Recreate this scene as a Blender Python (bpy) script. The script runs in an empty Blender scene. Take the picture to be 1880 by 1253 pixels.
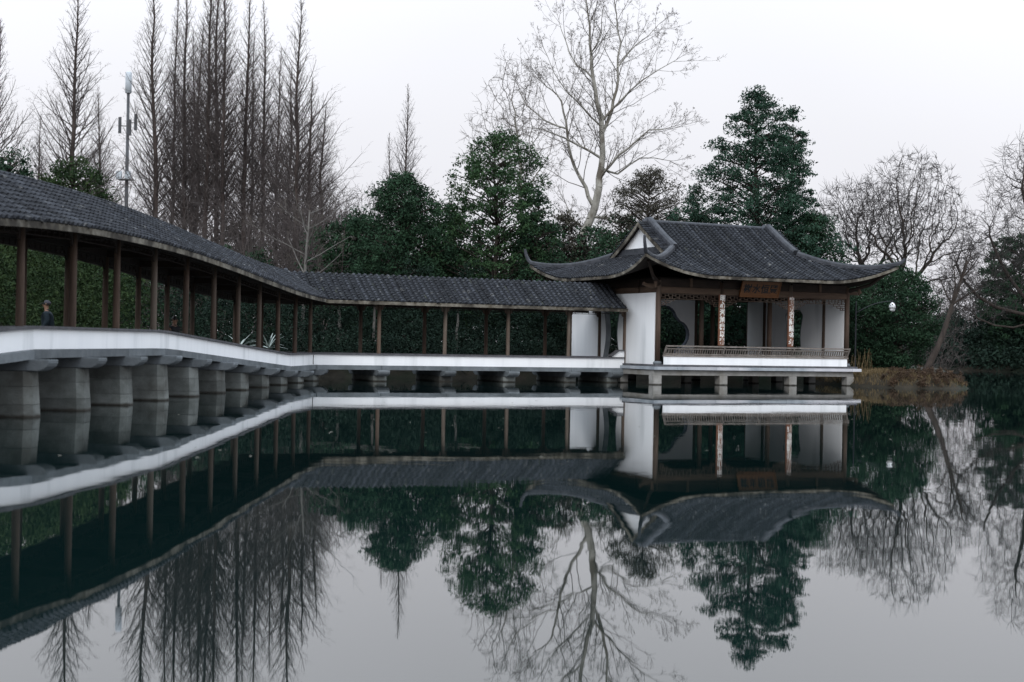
import bpy, math, random
import numpy as np
from mathutils import Vector, Matrix
from mathutils.geometry import tessellate_polygon

scene = bpy.context.scene
COL = scene.collection
R = math.radians

# ------------------------------------------------------------------ camera
EYE = 1.57
FPX = 2611.0                       # focal length in pixels of the 1880 px wide photograph (50 mm)
ROLL = 0.0185
HOR = 3.5
cam_d = bpy.data.cameras.new('camera')
cam_d.sensor_width = 36.0
cam_d.lens = 50.0
cam_d.clip_start = 0.1
cam_d.clip_end = 6000
cam_d.dof.use_dof = True
cam_d.dof.focus_distance = 61.0
cam_d.dof.aperture_fstop = 1.1
cam = bpy.data.objects.new('camera', cam_d)
COL.objects.link(cam)
cam.matrix_world = (Matrix.Translation((0, 0, EYE)) @ Matrix.Rotation(R(90) + HOR / FPX, 4, 'X')
                    @ Matrix.Rotation(ROLL, 4, 'Z'))
scene.camera = cam

# ------------------------------------------------------------------ sky and sun (heavy overcast at dusk)
world = bpy.data.worlds.new('World')
scene.world = world
world.use_nodes = True
wn = world.node_tree.nodes
wl = world.node_tree.links
wn.clear()
w_out = wn.new('ShaderNodeOutputWorld')
sky = wn.new('ShaderNodeTexSky')
sky.sky_type = 'NISHITA'
sky.sun_disc = False
sky.sun_elevation = R(40)
sky.sun_rotation = R(188)
sky.dust_density = 3.0
bg_sky = wn.new('ShaderNodeBackground')
bg_sky.inputs['Strength'].default_value = 0.06
wl.new(sky.outputs[0], bg_sky.inputs['Color'])
# cloud deck: dimmer towards the horizon, brighter overhead (overcast luminance law)
geo = wn.new('ShaderNodeTexCoord')
sep = wn.new('ShaderNodeSeparateXYZ')
wl.new(geo.outputs['Generated'], sep.inputs[0])
ramp = wn.new('ShaderNodeValToRGB')
wl.new(sep.outputs['Z'], ramp.inputs[0])
cr = ramp.color_ramp
cr.elements[0].position = 0.0
cr.elements[0].color = (0.82, 0.81, 0.875, 1)
cr.elements[1].position = 1.0
cr.elements[1].color = (2.15, 2.45, 2.80, 1)
for p_, c_ in ((0.07, (0.91, 0.905, 0.96, 1)), (0.15, (0.985, 0.985, 1.035, 1)), (0.235, (1.09, 1.10, 1.16, 1)), (0.35, (1.40, 1.46, 1.58, 1)), (0.5, (1.62, 1.75, 1.92, 1))):
    e_ = cr.elements.new(p_)
    e_.color = c_
cn = wn.new('ShaderNodeTexNoise')
cn.inputs['Scale'].default_value = 2.2
cn.inputs['Detail'].default_value = 3
wl.new(geo.outputs['Generated'], cn.inputs['Vector'])
cmr = wn.new('ShaderNodeMapRange')
cmr.inputs['From Min'].default_value = 0.3
cmr.inputs['From Max'].default_value = 0.7
cmr.inputs['To Min'].default_value = 0.95
cmr.inputs['To Max'].default_value = 1.05
wl.new(cn.outputs[0], cmr.inputs[0])
bg_cl = wn.new('ShaderNodeBackground')
wl.new(ramp.outputs[0], bg_cl.inputs['Color'])
wl.new(cmr.outputs[0], bg_cl.inputs['Strength'])
mixw = wn.new('ShaderNodeMixShader')
mixw.inputs[0].default_value = 0.92
wl.new(bg_sky.outputs[0], mixw.inputs[1])
wl.new(bg_cl.outputs[0], mixw.inputs[2])
wl.new(mixw.outputs[0], w_out.inputs[0])

sun_d = bpy.data.lights.new('sun', 'SUN')
sun_d.energy = 1.25
sun_d.angle = R(35)
sun_d.color = (1.0, 0.97, 0.93)
sun = bpy.data.objects.new('sun', sun_d)
COL.objects.link(sun)
sun.rotation_euler = (R(50), 0, R(-8))       # from behind the camera, high

scene.view_settings.view_transform = 'Standard'
scene.view_settings.look = 'None'
scene.view_settings.exposure = 0.0
scene.view_settings.gamma = 1.0
scene.render.engine = 'CYCLES'
scene.cycles.max_bounces = 6
scene.cycles.transparent_max_bounces = 8
scene.cycles.use_denoising = True

# ------------------------------------------------------------------ frames of reference
CA, SA = math.cos(R(25)), math.sin(R(25))


def UV(u, v, z=0.0):
    """pavilion frame: u along its lake front, v away from the lake"""
    return Vector((u * CA - v * SA, u * SA + v * CA, z))


def pix(x, y, d):
    """where something seen at (x, y) of the photograph stands when it is d metres away"""
    dx, dy = x - 940.0, y - 626.5
    c, s = math.cos(ROLL), math.sin(ROLL)
    a = dx * c + dy * s
    b = -dx * s + dy * c
    return Vector((a / FPX * d, d, EYE - (b - HOR) / FPX * d))


# ------------------------------------------------------------------ materials
MATS = {}


def mat(name, c1, c2=None, scale=6.0, rough=0.8, bump=0.0, bscale=None, detail=4.0, stretch=(1, 1, 1), spec=0.3,
        c3=None, scale3=0.5, amt3=(0.55, 0.7), rnd=0.0, lo=0.35, hi=0.65):
    m = bpy.data.materials.new(name)
    m.use_nodes = True
    nt = m.node_tree
    n, l = nt.nodes, nt.links
    b = n['Principled BSDF']
    b.inputs['Roughness'].default_value = rough
    b.inputs['Specular IOR Level'].default_value = spec
    MATS[name] = m
    g = n.new('ShaderNodeNewGeometry')
    mp = n.new('ShaderNodeMapping')
    mp.inputs['Scale'].default_value = stretch
    l.new(g.outputs['Position'], mp.inputs['Vector'])
    if c2 is None:
        c2 = tuple(min(1, c * 1.25) for c in c1)
    nz = n.new('ShaderNodeTexNoise')
    nz.inputs['Scale'].default_value = scale
    nz.inputs['Detail'].default_value = detail
    nz.inputs['Roughness'].default_value = 0.65
    l.new(mp.outputs[0], nz.inputs['Vector'])
    mr = n.new('ShaderNodeMapRange')
    mr.inputs['From Min'].default_value = lo
    mr.inputs['From Max'].default_value = hi
    l.new(nz.outputs[0], mr.inputs[0])
    mx = n.new('ShaderNodeMix')
    mx.data_type = 'RGBA'
    mx.inputs[6].default_value = (*c1, 1)
    mx.inputs[7].default_value = (*c2, 1)
    l.new(mr.outputs[0], mx.inputs[0])
    out = mx.outputs[2]
    if c3 is not None:
        n3 = n.new('ShaderNodeTexNoise')
        n3.inputs['Scale'].default_value = scale3
        n3.inputs['Detail'].default_value = 5
        l.new(mp.outputs[0], n3.inputs['Vector'])
        m3 = n.new('ShaderNodeMapRange')
        m3.inputs['From Min'].default_value = amt3[0]
        m3.inputs['From Max'].default_value = amt3[1]
        l.new(n3.outputs[0], m3.inputs[0])
        x3 = n.new('ShaderNodeMix')
        x3.data_type = 'RGBA'
        l.new(m3.outputs[0], x3.inputs[0])
        l.new(out, x3.inputs[6])
        x3.inputs[7].default_value = (*c3, 1)
        out = x3.outputs[2]
    if rnd > 0:
        oi = n.new('ShaderNodeObjectInfo')
        rr = n.new('ShaderNodeMapRange')
        rr.inputs['To Min'].default_value = 1 - rnd
        rr.inputs['To Max'].default_value = 1 + rnd
        l.new(oi.outputs['Random'], rr.inputs[0])
        hs = n.new('ShaderNodeHueSaturation')
        l.new(rr.outputs[0], hs.inputs['Value'])
        l.new(out, hs.inputs['Color'])
        out = hs.outputs[0]
    l.new(out, b.inputs['Base Color'])
    if bump > 0:
        nb = n.new('ShaderNodeTexNoise')
        nb.inputs['Scale'].default_value = bscale or scale * 3
        nb.inputs['Detail'].default_value = 4
        l.new(mp.outputs[0], nb.inputs['Vector'])
        bp = n.new('ShaderNodeBump')
        bp.inputs['Strength'].default_value = 0.6
        bp.inputs['Distance'].default_value = bump
        l.new(nb.outputs[0], bp.inputs['Height'])
        l.new(bp.outputs[0], b.inputs['Normal'])
    return m


mat('tile', (0.0136, 0.0150, 0.0190), (0.0354, 0.0388, 0.0462), scale=5, rough=0.88, c3=(0.16, 0.16, 0.155), scale3=3.2,
    amt3=(0.62, 0.80), rnd=0.42, bump=0.01, bscale=30, spec=0.2)
mat('tile_pan', (0.0098, 0.0112, 0.0140), (0.0238, 0.0259, 0.0294), scale=5, rough=0.9, spec=0.15, c3=(0.06, 0.065, 0.05), scale3=1.5, amt3=(0.6, 0.75))  # darkened base colour carries the deep shade between barrel rows
mat('ridge_tile', (0.0245, 0.0274, 0.0338), (0.0540, 0.0576, 0.0677), scale=4, rough=0.65, bump=0.012, bscale=14, rnd=0.1)
mat('eave_lime', (0.0800, 0.0680, 0.0496), (0.2160, 0.2000, 0.1680), scale=4, rough=0.9, c3=(0.035, 0.030, 0.024), scale3=1.5, amt3=(0.44, 0.62), bump=0.01)
mat('wood', (0.0411, 0.0262, 0.0186), (0.0814, 0.0522, 0.0372), scale=7, stretch=(1, 1, 0.12), rough=0.75, bump=0.006, bscale=40,
    c3=(0.125, 0.100, 0.080), scale3=0.9, amt3=(0.5, 0.72), rnd=0.12)
mat('wood_worn', (0.0920, 0.0680, 0.0520), (0.1600, 0.1320, 0.1080), scale=7, stretch=(1, 1, 0.12), rough=0.85, bump=0.006, bscale=40,
    c3=(0.085, 0.046, 0.030), scale3=0.8, amt3=(0.5, 0.7), rnd=0.12)
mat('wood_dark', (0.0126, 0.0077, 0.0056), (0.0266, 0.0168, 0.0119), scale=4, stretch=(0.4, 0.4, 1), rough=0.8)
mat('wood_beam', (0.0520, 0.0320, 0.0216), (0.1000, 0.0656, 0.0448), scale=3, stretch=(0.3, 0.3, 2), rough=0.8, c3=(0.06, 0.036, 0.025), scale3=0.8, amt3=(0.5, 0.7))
mat('rail_wood', (0.13, 0.112, 0.098), (0.23, 0.205, 0.185), scale=5, rough=0.8, rnd=0.15)
mat('plaster', (0.80, 0.81, 0.825), (0.85, 0.86, 0.87), scale=1.3, rough=0.9, c3=(0.50, 0.52, 0.53), scale3=1.1, amt3=(0.56, 0.92), bump=0.006, bscale=6, stretch=(1.6, 1.6, 0.22), spec=0.1)
mat('coping', (0.0595, 0.0595, 0.0665), (0.1050, 0.1036, 0.1106), scale=4, rough=0.8, bump=0.006)
mat('stone_slab', (0.1047, 0.1189, 0.1297), (0.1598, 0.1769, 0.1900), scale=2.2, rough=0.85, c3=(0.075, 0.085, 0.090), scale3=0.7, amt3=(0.5, 0.7), bump=0.012, bscale=20, rnd=0.22)
mat('stone_pier', (0.1047, 0.1137, 0.1069), (0.1645, 0.1755, 0.1687), scale=2.5, rough=0.9, c3=(0.055, 0.055, 0.050), scale3=0.9, amt3=(0.5, 0.7), bump=0.015, bscale=22, rnd=0.32)
mat('stone_core', (0.1017, 0.1071, 0.1063), (0.1470, 0.1547, 0.1499), scale=5, rough=0.95)
mat('concrete', (0.2214, 0.2148, 0.2009), (0.3198, 0.3116, 0.2952), scale=2.5, rough=0.9, c3=(0.18, 0.165, 0.14), scale3=1.1, amt3=(0.5, 0.7), bump=0.008, bscale=18)
mat('platform_edge', (0.25, 0.28, 0.31), (0.38, 0.41, 0.44), scale=1.6, rough=0.8, c3=(0.52, 0.52, 0.55), scale3=0.5, amt3=(0.5, 0.62), rnd=0.12)
mat('plaque', (0.1016, 0.0346, 0.0068), (0.1451, 0.0534, 0.0106), scale=5, stretch=(0.4, 0.4, 2), rough=0.5, spec=0.5)
mat('plaque_ink', (0.012, 0.014, 0.016), (0.02, 0.022, 0.025), rough=0.6)
mat('couplet', (0.15, 0.062, 0.036), (0.21, 0.10, 0.060), scale=5, stretch=(1, 1, 0.2), rough=0.6)
mat('couplet_ink', (0.70, 0.69, 0.66), (0.78, 0.77, 0.74), rough=0.7)
mat('window_trim', (0.10, 0.115, 0.15), (0.16, 0.18, 0.22), rough=0.8)
mat('iron', (0.02, 0.022, 0.025), (0.035, 0.038, 0.042), rough=0.5)
mat('lamp_glass', (0.80, 0.81, 0.82), (0.84, 0.85, 0.86), rough=0.25, spec=0.5)
mat('radome', (0.42, 0.46, 0.50), (0.50, 0.54, 0.58), rough=0.6)
mat('mast_paint', (0.0480, 0.0510, 0.0570), (0.0720, 0.0750, 0.0810), rough=0.6)
mat('soil', (0.014, 0.012, 0.008), (0.034, 0.028, 0.019), scale=1.2, rough=0.95, c3=(0.012, 0.018, 0.009), scale3=0.4, amt3=(0.45, 0.6), bump=0.05, bscale=5)
mat('bark_dark', (0.0248, 0.0198, 0.0167), (0.0527, 0.0409, 0.0347), scale=5, stretch=(1, 1, 0.25), rough=0.95)
mat('bark_red', (0.034, 0.026, 0.023), (0.070, 0.053, 0.047), scale=3, stretch=(1, 1, 0.25), rough=0.95)
mat('twig_red', (0.052, 0.042, 0.040), (0.088, 0.074, 0.070), scale=1.5, rough=0.95)
mat('bark_plane', (0.1380, 0.1288, 0.1104), (0.3036, 0.2898, 0.2576), scale=2.2, stretch=(1, 1, 0.55), rough=0.9, c3=(0.12, 0.105, 0.085), scale3=1.3, amt3=(0.5, 0.62))
mat('twig_plane', (0.070, 0.060, 0.052), (0.12, 0.105, 0.092), scale=1.5, rough=0.95)
mat('seed', (0.055, 0.042, 0.030), (0.095, 0.072, 0.050), scale=3, rough=0.95)
mat('bark_grey', (0.085, 0.08, 0.075), (0.15, 0.142, 0.13), scale=5, stretch=(1, 1, 0.3), rough=0.95)
mat('twig_dark', (0.034, 0.030, 0.029), (0.058, 0.052, 0.050), scale=1.5, rough=0.95)
mat('leaf_deep', (0.0100, 0.0253, 0.0152), (0.0277, 0.0596, 0.0301), scale=0.9, rough=0.85, detail=6, lo=0.3, hi=0.7, spec=0.12)
mat('leaf_mid', (0.0144, 0.0368, 0.0171), (0.0420, 0.0802, 0.0323), scale=0.9, rough=0.85, detail=6, lo=0.3, hi=0.7, spec=0.12)
mat('leaf_pine', (0.0122, 0.0321, 0.0221), (0.0331, 0.0687, 0.0433), scale=1.0, rough=0.85, detail=6, lo=0.3, hi=0.7, spec=0.12)
mat('leaf_bright', (0.0086, 0.0225, 0.0094), (0.0432, 0.0673, 0.0225), scale=1.1, rough=0.85, detail=6, lo=0.35, hi=0.72, spec=0.12)
mat('leaf_dusky', (0.030, 0.030, 0.024), (0.060, 0.056, 0.042), scale=1.0, rough=0.85, detail=6, spec=0.12)
mat('leaf_pale', (0.30, 0.35, 0.33), (0.42, 0.47, 0.44), scale=3, rough=0.5)
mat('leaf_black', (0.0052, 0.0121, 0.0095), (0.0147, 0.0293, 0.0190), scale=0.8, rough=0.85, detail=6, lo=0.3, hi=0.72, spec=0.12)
mat('grass_dry', (0.0840, 0.0599, 0.0284), (0.1820, 0.1330, 0.0693), scale=1.1, rough=0.9)
mat('plant_dry', (0.0324, 0.0208, 0.0135), (0.0851, 0.0529, 0.0324), scale=1.6, rough=0.9)
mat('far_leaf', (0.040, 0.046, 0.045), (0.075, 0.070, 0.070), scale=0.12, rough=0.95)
mat('skin', (0.2160, 0.1240, 0.0840), (0.2480, 0.1440, 0.1000), rough=0.55)
mat('cloth_black', (0.014, 0.015, 0.018), (0.024, 0.025, 0.029), scale=12, rough=0.9)
mat('cloth_navy', (0.0050, 0.0120, 0.0180), (0.0090, 0.0180, 0.0250), scale=12, rough=0.85)
mat('cloth_blue', (0.0060, 0.0090, 0.0225), (0.0100, 0.0150, 0.0325), scale=12, rough=0.9)
mat('cap_grey', (0.0360, 0.0360, 0.0450), (0.0540, 0.0540, 0.0630), scale=12, rough=0.9)
mat('hair', (0.008, 0.007, 0.006), (0.014, 0.012, 0.011), rough=0.5)
mat('fallen_leaf', (0.16, 0.15, 0.12), (0.30, 0.29, 0.25), scale=2, rough=0.7)


def wet_band(name, z0=-0.035, z1=0.02):
    """dark algae line just above the water"""
    m = MATS[name]
    n, l = m.node_tree.nodes, m.node_tree.links
    b = n['Principled BSDF']
    src = b.inputs['Base Color'].links[0].from_socket
    g = n.new('ShaderNodeNewGeometry')
    sp = n.new('ShaderNodeSeparateXYZ')
    l.new(g.outputs['Position'], sp.inputs[0])
    nz = n.new('ShaderNodeTexNoise')
    nz.inputs['Scale'].default_value = 5
    l.new(g.outputs['Position'], nz.inputs['Vector'])
    ad = n.new('ShaderNodeMath')
    ad.operation = 'MULTIPLY_ADD'
    l.new(nz.outputs[0], ad.inputs[0])
    ad.inputs[1].default_value = -0.06
    l.new(sp.outputs['Z'], ad.inputs[2])
    mr = n.new('ShaderNodeMapRange')
    mr.inputs['From Min'].default_value = z0 - 0.03
    mr.inputs['From Max'].default_value = z1 - 0.03
    l.new(ad.outputs[0], mr.inputs[0])
    mx = n.new('ShaderNodeMix')
    mx.data_type = 'RGBA'
    mx.inputs[6].default_value = (0.030, 0.027, 0.022, 1)
    l.new(mr.outputs[0], mx.inputs[0])
    l.new(src, mx.inputs[7])
    l.new(mx.outputs[2], b.inputs['Base Color'])


for nm_ in ('stone_pier', 'concrete'):
    wet_band(nm_)


def water_mat():
    m = bpy.data.materials.new('lake_water')
    m.use_nodes = True
    n, l = m.node_tree.nodes, m.node_tree.links
    b = n['Principled BSDF']
    b.inputs['Base Color'].default_value = (0.0022, 0.0085, 0.0085, 1)
    b.inputs['Roughness'].default_value = 0.012
    b.inputs['IOR'].default_value = 2.0
    g = n.new('ShaderNodeNewGeometry')

    def noise(sc, stretch, det, rough=0.5):
        mp = n.new('ShaderNodeMapping')
        mp.inputs['Scale'].default_value = stretch
        mp.inputs['Rotation'].default_value = (0, 0, R(12))
        l.new(g.outputs['Position'], mp.inputs['Vector'])
        t = n.new('ShaderNodeTexNoise')
        t.inputs['Scale'].default_value = sc
        t.inputs['Detail'].default_value = det
        t.inputs['Roughness'].default_value = rough
        l.new(mp.outputs[0], t.inputs['Vector'])
        return t.outputs[0]
    fine = noise(2.6, (0.55, 1.0, 1), 3)
    swell = noise(0.45, (0.7, 1.0, 1), 2)
    patch = noise(0.055, (0.5, 1.4, 1), 2)
    mr = n.new('ShaderNodeMapRange')
    mr.inputs['From Min'].default_value = 0.42
    mr.inputs['From Max'].default_value = 0.66
    mr.inputs['To Min'].default_value = 0.25
    mr.inputs['To Max'].default_value = 1.0
    l.new(patch, mr.inputs[0])
    mul = n.new('ShaderNodeMath')
    mul.operation = 'MULTIPLY'
    l.new(fine, mul.inputs[0])
    l.new(mr.outputs[0], mul.inputs[1])
    sw = n.new('ShaderNodeMath')
    sw.operation = 'MULTIPLY_ADD'
    l.new(swell, sw.inputs[0])
    sw.inputs[1].default_value = 1.6
    l.new(mul.outputs[0], sw.inputs[2])
    bp = n.new('ShaderNodeBump')
    bp.inputs['Strength'].default_value = 1.0
    bp.inputs['Distance'].default_value = 0.0014
    l.new(sw.outputs[0], bp.inputs['Height'])
    l.new(bp.outputs[0], b.inputs['Normal'])
    MATS['water'] = m


water_mat()


# ------------------------------------------------------------------ object helpers
def tag(o, label=None, cat=None, group=None, kind=None):
    if label:
        o['label'] = label
    if cat:
        o['category'] = cat
    if group:
        o['group'] = group
    if kind:
        o['kind'] = kind
    return o


def link(name, me, m=None, parent=None):
    if m is not None:
        me.materials.clear()
        me.materials.append(MATS[m] if isinstance(m, str) else m)
    o = bpy.data.objects.new(name, me)
    COL.objects.link(o)
    if parent is not None:
        o.parent = parent
        o.matrix_parent_inverse = world_of(parent).inverted()
    return o


WORLD = {}


def world_of(o):
    """world matrix without waiting for the depsgraph"""
    loc = o.matrix_basis
    if o.parent is None:
        return loc
    return world_of(o.parent) @ o.matrix_parent_inverse @ loc


def empty(name, loc, label, cat, group=None, rz=0.0, sc=1.0):
    o = bpy.data.objects.new(name, None)
    COL.objects.link(o)
    o.empty_display_size = 0.3
    o.location = loc
    o.rotation_euler = (0, 0, rz)
    o.scale = (sc, sc, sc) if not isinstance(sc, tuple) else sc
    return tag(o, label, cat, group)


def np_mesh(name, V, F, smooth=False):
    V = np.asarray(V, dtype=np.float32).reshape(-1, 3)
    F = np.asarray(F, dtype=np.int32)
    k = F.shape[1]
    me = bpy.data.meshes.new(name)
    me.vertices.add(len(V))
    me.vertices.foreach_set('co', V.ravel())
    me.loops.add(F.size)
    me.loops.foreach_set('vertex_index', F.ravel())
    me.polygons.add(len(F))
    me.polygons.foreach_set('loop_start', np.arange(0, F.size, k, dtype=np.int32))
    me.polygons.foreach_set('loop_total', np.full(len(F), k, dtype=np.int32))
    if smooth:
        me.polygons.foreach_set('use_smooth', np.ones(len(F), dtype=bool))
    me.update(calc_edges=True)
    return me


class MB:
    """collects boxes, tubes, prisms into one mesh"""

    def __init__(self):
        self.v, self.f = [], []

    def box8(self, p):
        b = len(self.v)
        self.v += [tuple(q) for q in p]
        for q in ((0, 3, 2, 1), (4, 5, 6, 7), (0, 1, 5, 4), (1, 2, 6, 5), (2, 3, 7, 6), (3, 0, 4, 7)):
            self.f.append(tuple(b + i for i in q))
        return self

    def frame_box(self, o, ax, ay, az, lo, hi):
        """box lo..hi in the frame o + x*ax + y*ay + z*az"""
        pts = []
        for z in (lo[2], hi[2]):
            for x, y in ((lo[0], lo[1]), (hi[0], lo[1]), (hi[0], hi[1]), (lo[0], hi[1])):
                pts.append(o + ax * x + ay * y + az * z)
        return self.box8(pts)

    def uvbox(self, u0, u1, v0, v1, z0, z1):
        pts = []
        for z in (z0, z1):
            for u, v in ((u0, v0), (u1, v0), (u1, v1), (u0, v1)):
                pts.append(UV(u, v, z))
        return self.box8(pts)

    def bar(self, a, b, w, h=None, up=Vector((0, 0, 1))):
        h = h or w
        a, b = Vector(a), Vector(b)
        d = (b - a).normalized()
        s = d.cross(up)
        if s.length < 1e-4:
            s = Vector((1, 0, 0))
        s.normalize()
        t = s.cross(d).normalized()
        s, t = s * (w / 2), t * (h / 2)
        return self.box8([a - s - t, a + s - t, a + s + t, a - s + t, b - s - t, b + s - t, b + s + t, b - s + t])

    def tube(self, pts, rad, n=8, caps=True):
        pts = [Vector(p) for p in pts]
        if not isinstance(rad, (list, tuple)):
            rad = [rad] * len(pts)
        base = len(self.v)
        prev = None
        for i, p in enumerate(pts):
            d = (pts[min(i + 1, len(pts) - 1)] - pts[max(i - 1, 0)]).normalized()
            if prev is None:
                a = d.orthogonal().normalized()
            else:
                a = (prev - d * prev.dot(d)).normalized()
            prev = a
            b = d.cross(a)
            for k in range(n):
                t = 2 * math.pi * k / n
                self.v.append(tuple(p + (a * math.cos(t) + b * math.sin(t)) * rad[i]))
        for i in range(len(pts) - 1):
            for k in range(n):
                k2 = (k + 1) % n
                self.f.append((base + i * n + k, base + i * n + k2, base + (i + 1) * n + k2, base + (i + 1) * n + k))
        if caps:
            self.f.append(tuple(base + k for k in range(n))[::-1])
            self.f.append(tuple(base + (len(pts) - 1) * n + k for k in range(n)))
        return self

    def prism(self, poly, d):
        """closed prism: polygon (list of Vectors) pushed along d"""
        b = len(self.v)
        n = len(poly)
        self.v += [tuple(p) for p in poly] + [tuple(p + d) for p in poly]
        self.f.append(tuple(range(b, b + n))[::-1])
        self.f.append(tuple(range(b + n, b + 2 * n)))
        for i in range(n):
            j = (i + 1) % n
            self.f.append((b + i, b + j, b + n + j, b + n + i))
        return self

    def sweep(self, rings, close=True, caps=True):
        """rings: list of equally long point lists"""
        b = len(self.v)
        n = len(rings[0])
        for r_ in rings:
            self.v += [tuple(p) for p in r_]
        for i in range(len(rings) - 1):
            for k in range(n if close else n - 1):
                k2 = (k + 1) % n
                self.f.append((b + i * n + k, b + i * n + k2, b + (i + 1) * n + k2, b + (i + 1) * n + k))
        if caps and close:
            self.f.append(tuple(b + k for k in range(n))[::-1])
            self.f.append(tuple(b + (len(rings) - 1) * n + k for k in range(n)))
        return self

    def mesh(self, name, smooth=False):
        me = bpy.data.meshes.new(name)
        me.from_pydata(self.v, [], self.f)
        if smooth:
            me.polygons.foreach_set('use_smooth', np.ones(len(me.polygons), dtype=bool))
        me.update()
        return me

    def build(self, name, m, parent=None, smooth=False, bevel=0.0):
        o = link(name, self.mesh(name, smooth), m, parent)
        if bevel > 0:
            bv = o.modifiers.new('bevel', 'BEVEL')
            bv.width = bevel
            bv.segments = 2
            bv.limit_method = 'ANGLE'
        return o


def wall_with_hole(outer, hole, thick):
    """outer, hole: 2-D point lists (a, z); returns MB in plane coordinates (a, 0..thick, z)"""
    mb = MB()
    tri = tessellate_polygon([[Vector((a, z, 0)) for a, z in outer], [Vector((a, z, 0)) for a, z in hole]])
    pts = outer + hole
    n = len(pts)
    for t in (0.0, thick):
        mb.v += [(a, t, z) for a, z in pts]
    for a, b, c in tri:
        mb.f.append((a, b, c))
        mb.f.append((c + n, b + n, a + n))
    for lo, cnt in ((0, len(outer)), (len(outer), len(hole))):
        for i in range(cnt):
            j = (i + 1) % cnt
            mb.f.append((lo + i, lo + j, lo + j + n, lo + i + n))
    return mb


# ------------------------------------------------------------------ lake and ground
LAND = [
    [(-600, -40), (-14.5, -40), (-13.4, 15), (-12.7, 28), (-12.25, 40), (-12.2, 50), (-12.2, 57.0), (-9.6, 60.3), (-3.0, 63.2), (1.8, 65.6),
     (2.4, 68.2), (11.4, 72.4), (14.0, 69.5), (14.7, 64.5), (15.1, 62.0), (16.2, 61.2), (17.6, 60.75), (19.1, 61.0), (19.9, 61.9), (19.6, 63.2),
     (18.7, 65.0), (18.6, 67.5), (20.8, 71), (25, 79), (28, 90), (27, 110), (22, 140), (10, 190), (-30, 250), (-600, 300)],
    [(-700, 345), (60, 310), (150, 275), (700, 260), (700, 1200), (-700, 1200)],
    [(37, 124), (43, 112), (60, 104), (600, 70), (600, 270), (150, 262), (70, 190), (40, 140)],
]


def sdf(px, py):
    px, py = np.asarray(px, float), np.asarray(py, float)
    best = np.full(px.shape, -1e9)
    for poly in LAND:
        d = np.full(px.shape, 1e9)
        ins = np.zeros(px.shape, bool)
        for i in range(len(poly)):
            x0, y0 = poly[i]
            x1, y1 = poly[(i + 1) % len(poly)]
            ex, ey = x1 - x0, y1 - y0
            t = np.clip(((px - x0) * ex + (py - y0) * ey) / (ex * ex + ey * ey), 0, 1)
            d = np.minimum(d, np.hypot(px - x0 - t * ex, py - y0 - t * ey))
            c = ((y0 > py) != (y1 > py)) & (px < (x1 - x0) * (py - y0) / ((y1 - y0) if y1 != y0 else 1e-9) + x0)
            ins ^= c
        best = np.maximum(best, np.where(ins, d, -d))
    return best


def gz(px, py):
    s = sdf(px, py)
    land = 0.42 * (1 - np.exp(-np.maximum(s, 0) / 0.5)) + 0.75 * (1 - np.exp(-np.maximum(s, 0) / 9.0))
    land = land + 0.42 * (1 - np.exp(-np.maximum(s, 0) / 0.4)) * np.clip((58 - np.asarray(py, float)) / 6, 0, 1)
    bumps = 0.06 * np.sin(np.asarray(px) * 1.3) * np.cos(np.asarray(py) * 1.1)
    return np.where(s > 0, land + bumps * np.clip(s, 0, 1), np.maximum(-2.5, s * 0.7))


def gz1(x, y):
    return float(gz(np.array([x]), np.array([y]))[0])


def axis(parts):
    out = []
    for a, b, st in parts:
        out += list(np.arange(a, b, st))
    return np.array(out + [parts[-1][1]])


gx = axis([(-1500, -300, 100), (-300, -60, 12), (-60, -20, 3), (-20, 13, 1.1), (13, 21, 0.25), (21, 45, 1.5), (45, 100, 5), (100, 300, 20), (300, 1500, 100)])
gy = axis([(-60, 10, 7), (10, 56, 2), (56, 60, 0.7), (60, 69, 0.25), (69, 80, 1.0), (80, 150, 3.0), (150, 400, 10), (400, 1200, 80), (1200, 3000, 300)])
GX, GY = np.meshgrid(gx, gy)
GZ = gz(GX.ravel(), GY.ravel())
nx, ny = len(gx), len(gy)
ii, jj = np.meshgrid(np.arange(nx - 1), np.arange(ny - 1))
q0 = (jj * nx + ii).ravel()
F = np.stack([q0, q0 + 1, q0 + nx + 1, q0 + nx], 1)
ground = link('ground', np_mesh('ground', np.stack([GX.ravel(), GY.ravel(), GZ], 1), F, True), 'soil')
tag(ground, 'dark leaf-littered earth of the banks round the lake', 'ground', kind='structure')

lake = link('lake', np_mesh('lake', [(-1600, -120, -0.05), (1600, -120, -0.05), (1600, 3200, -0.05), (-1600, 3200, -0.05)], [(0, 1, 2, 3)]), 'water')
tag(lake, 'still dark green lake mirroring the pavilion and trees', 'water', kind='structure')

# ------------------------------------------------------------------ tile rows


trg = random.Random(31)


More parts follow.
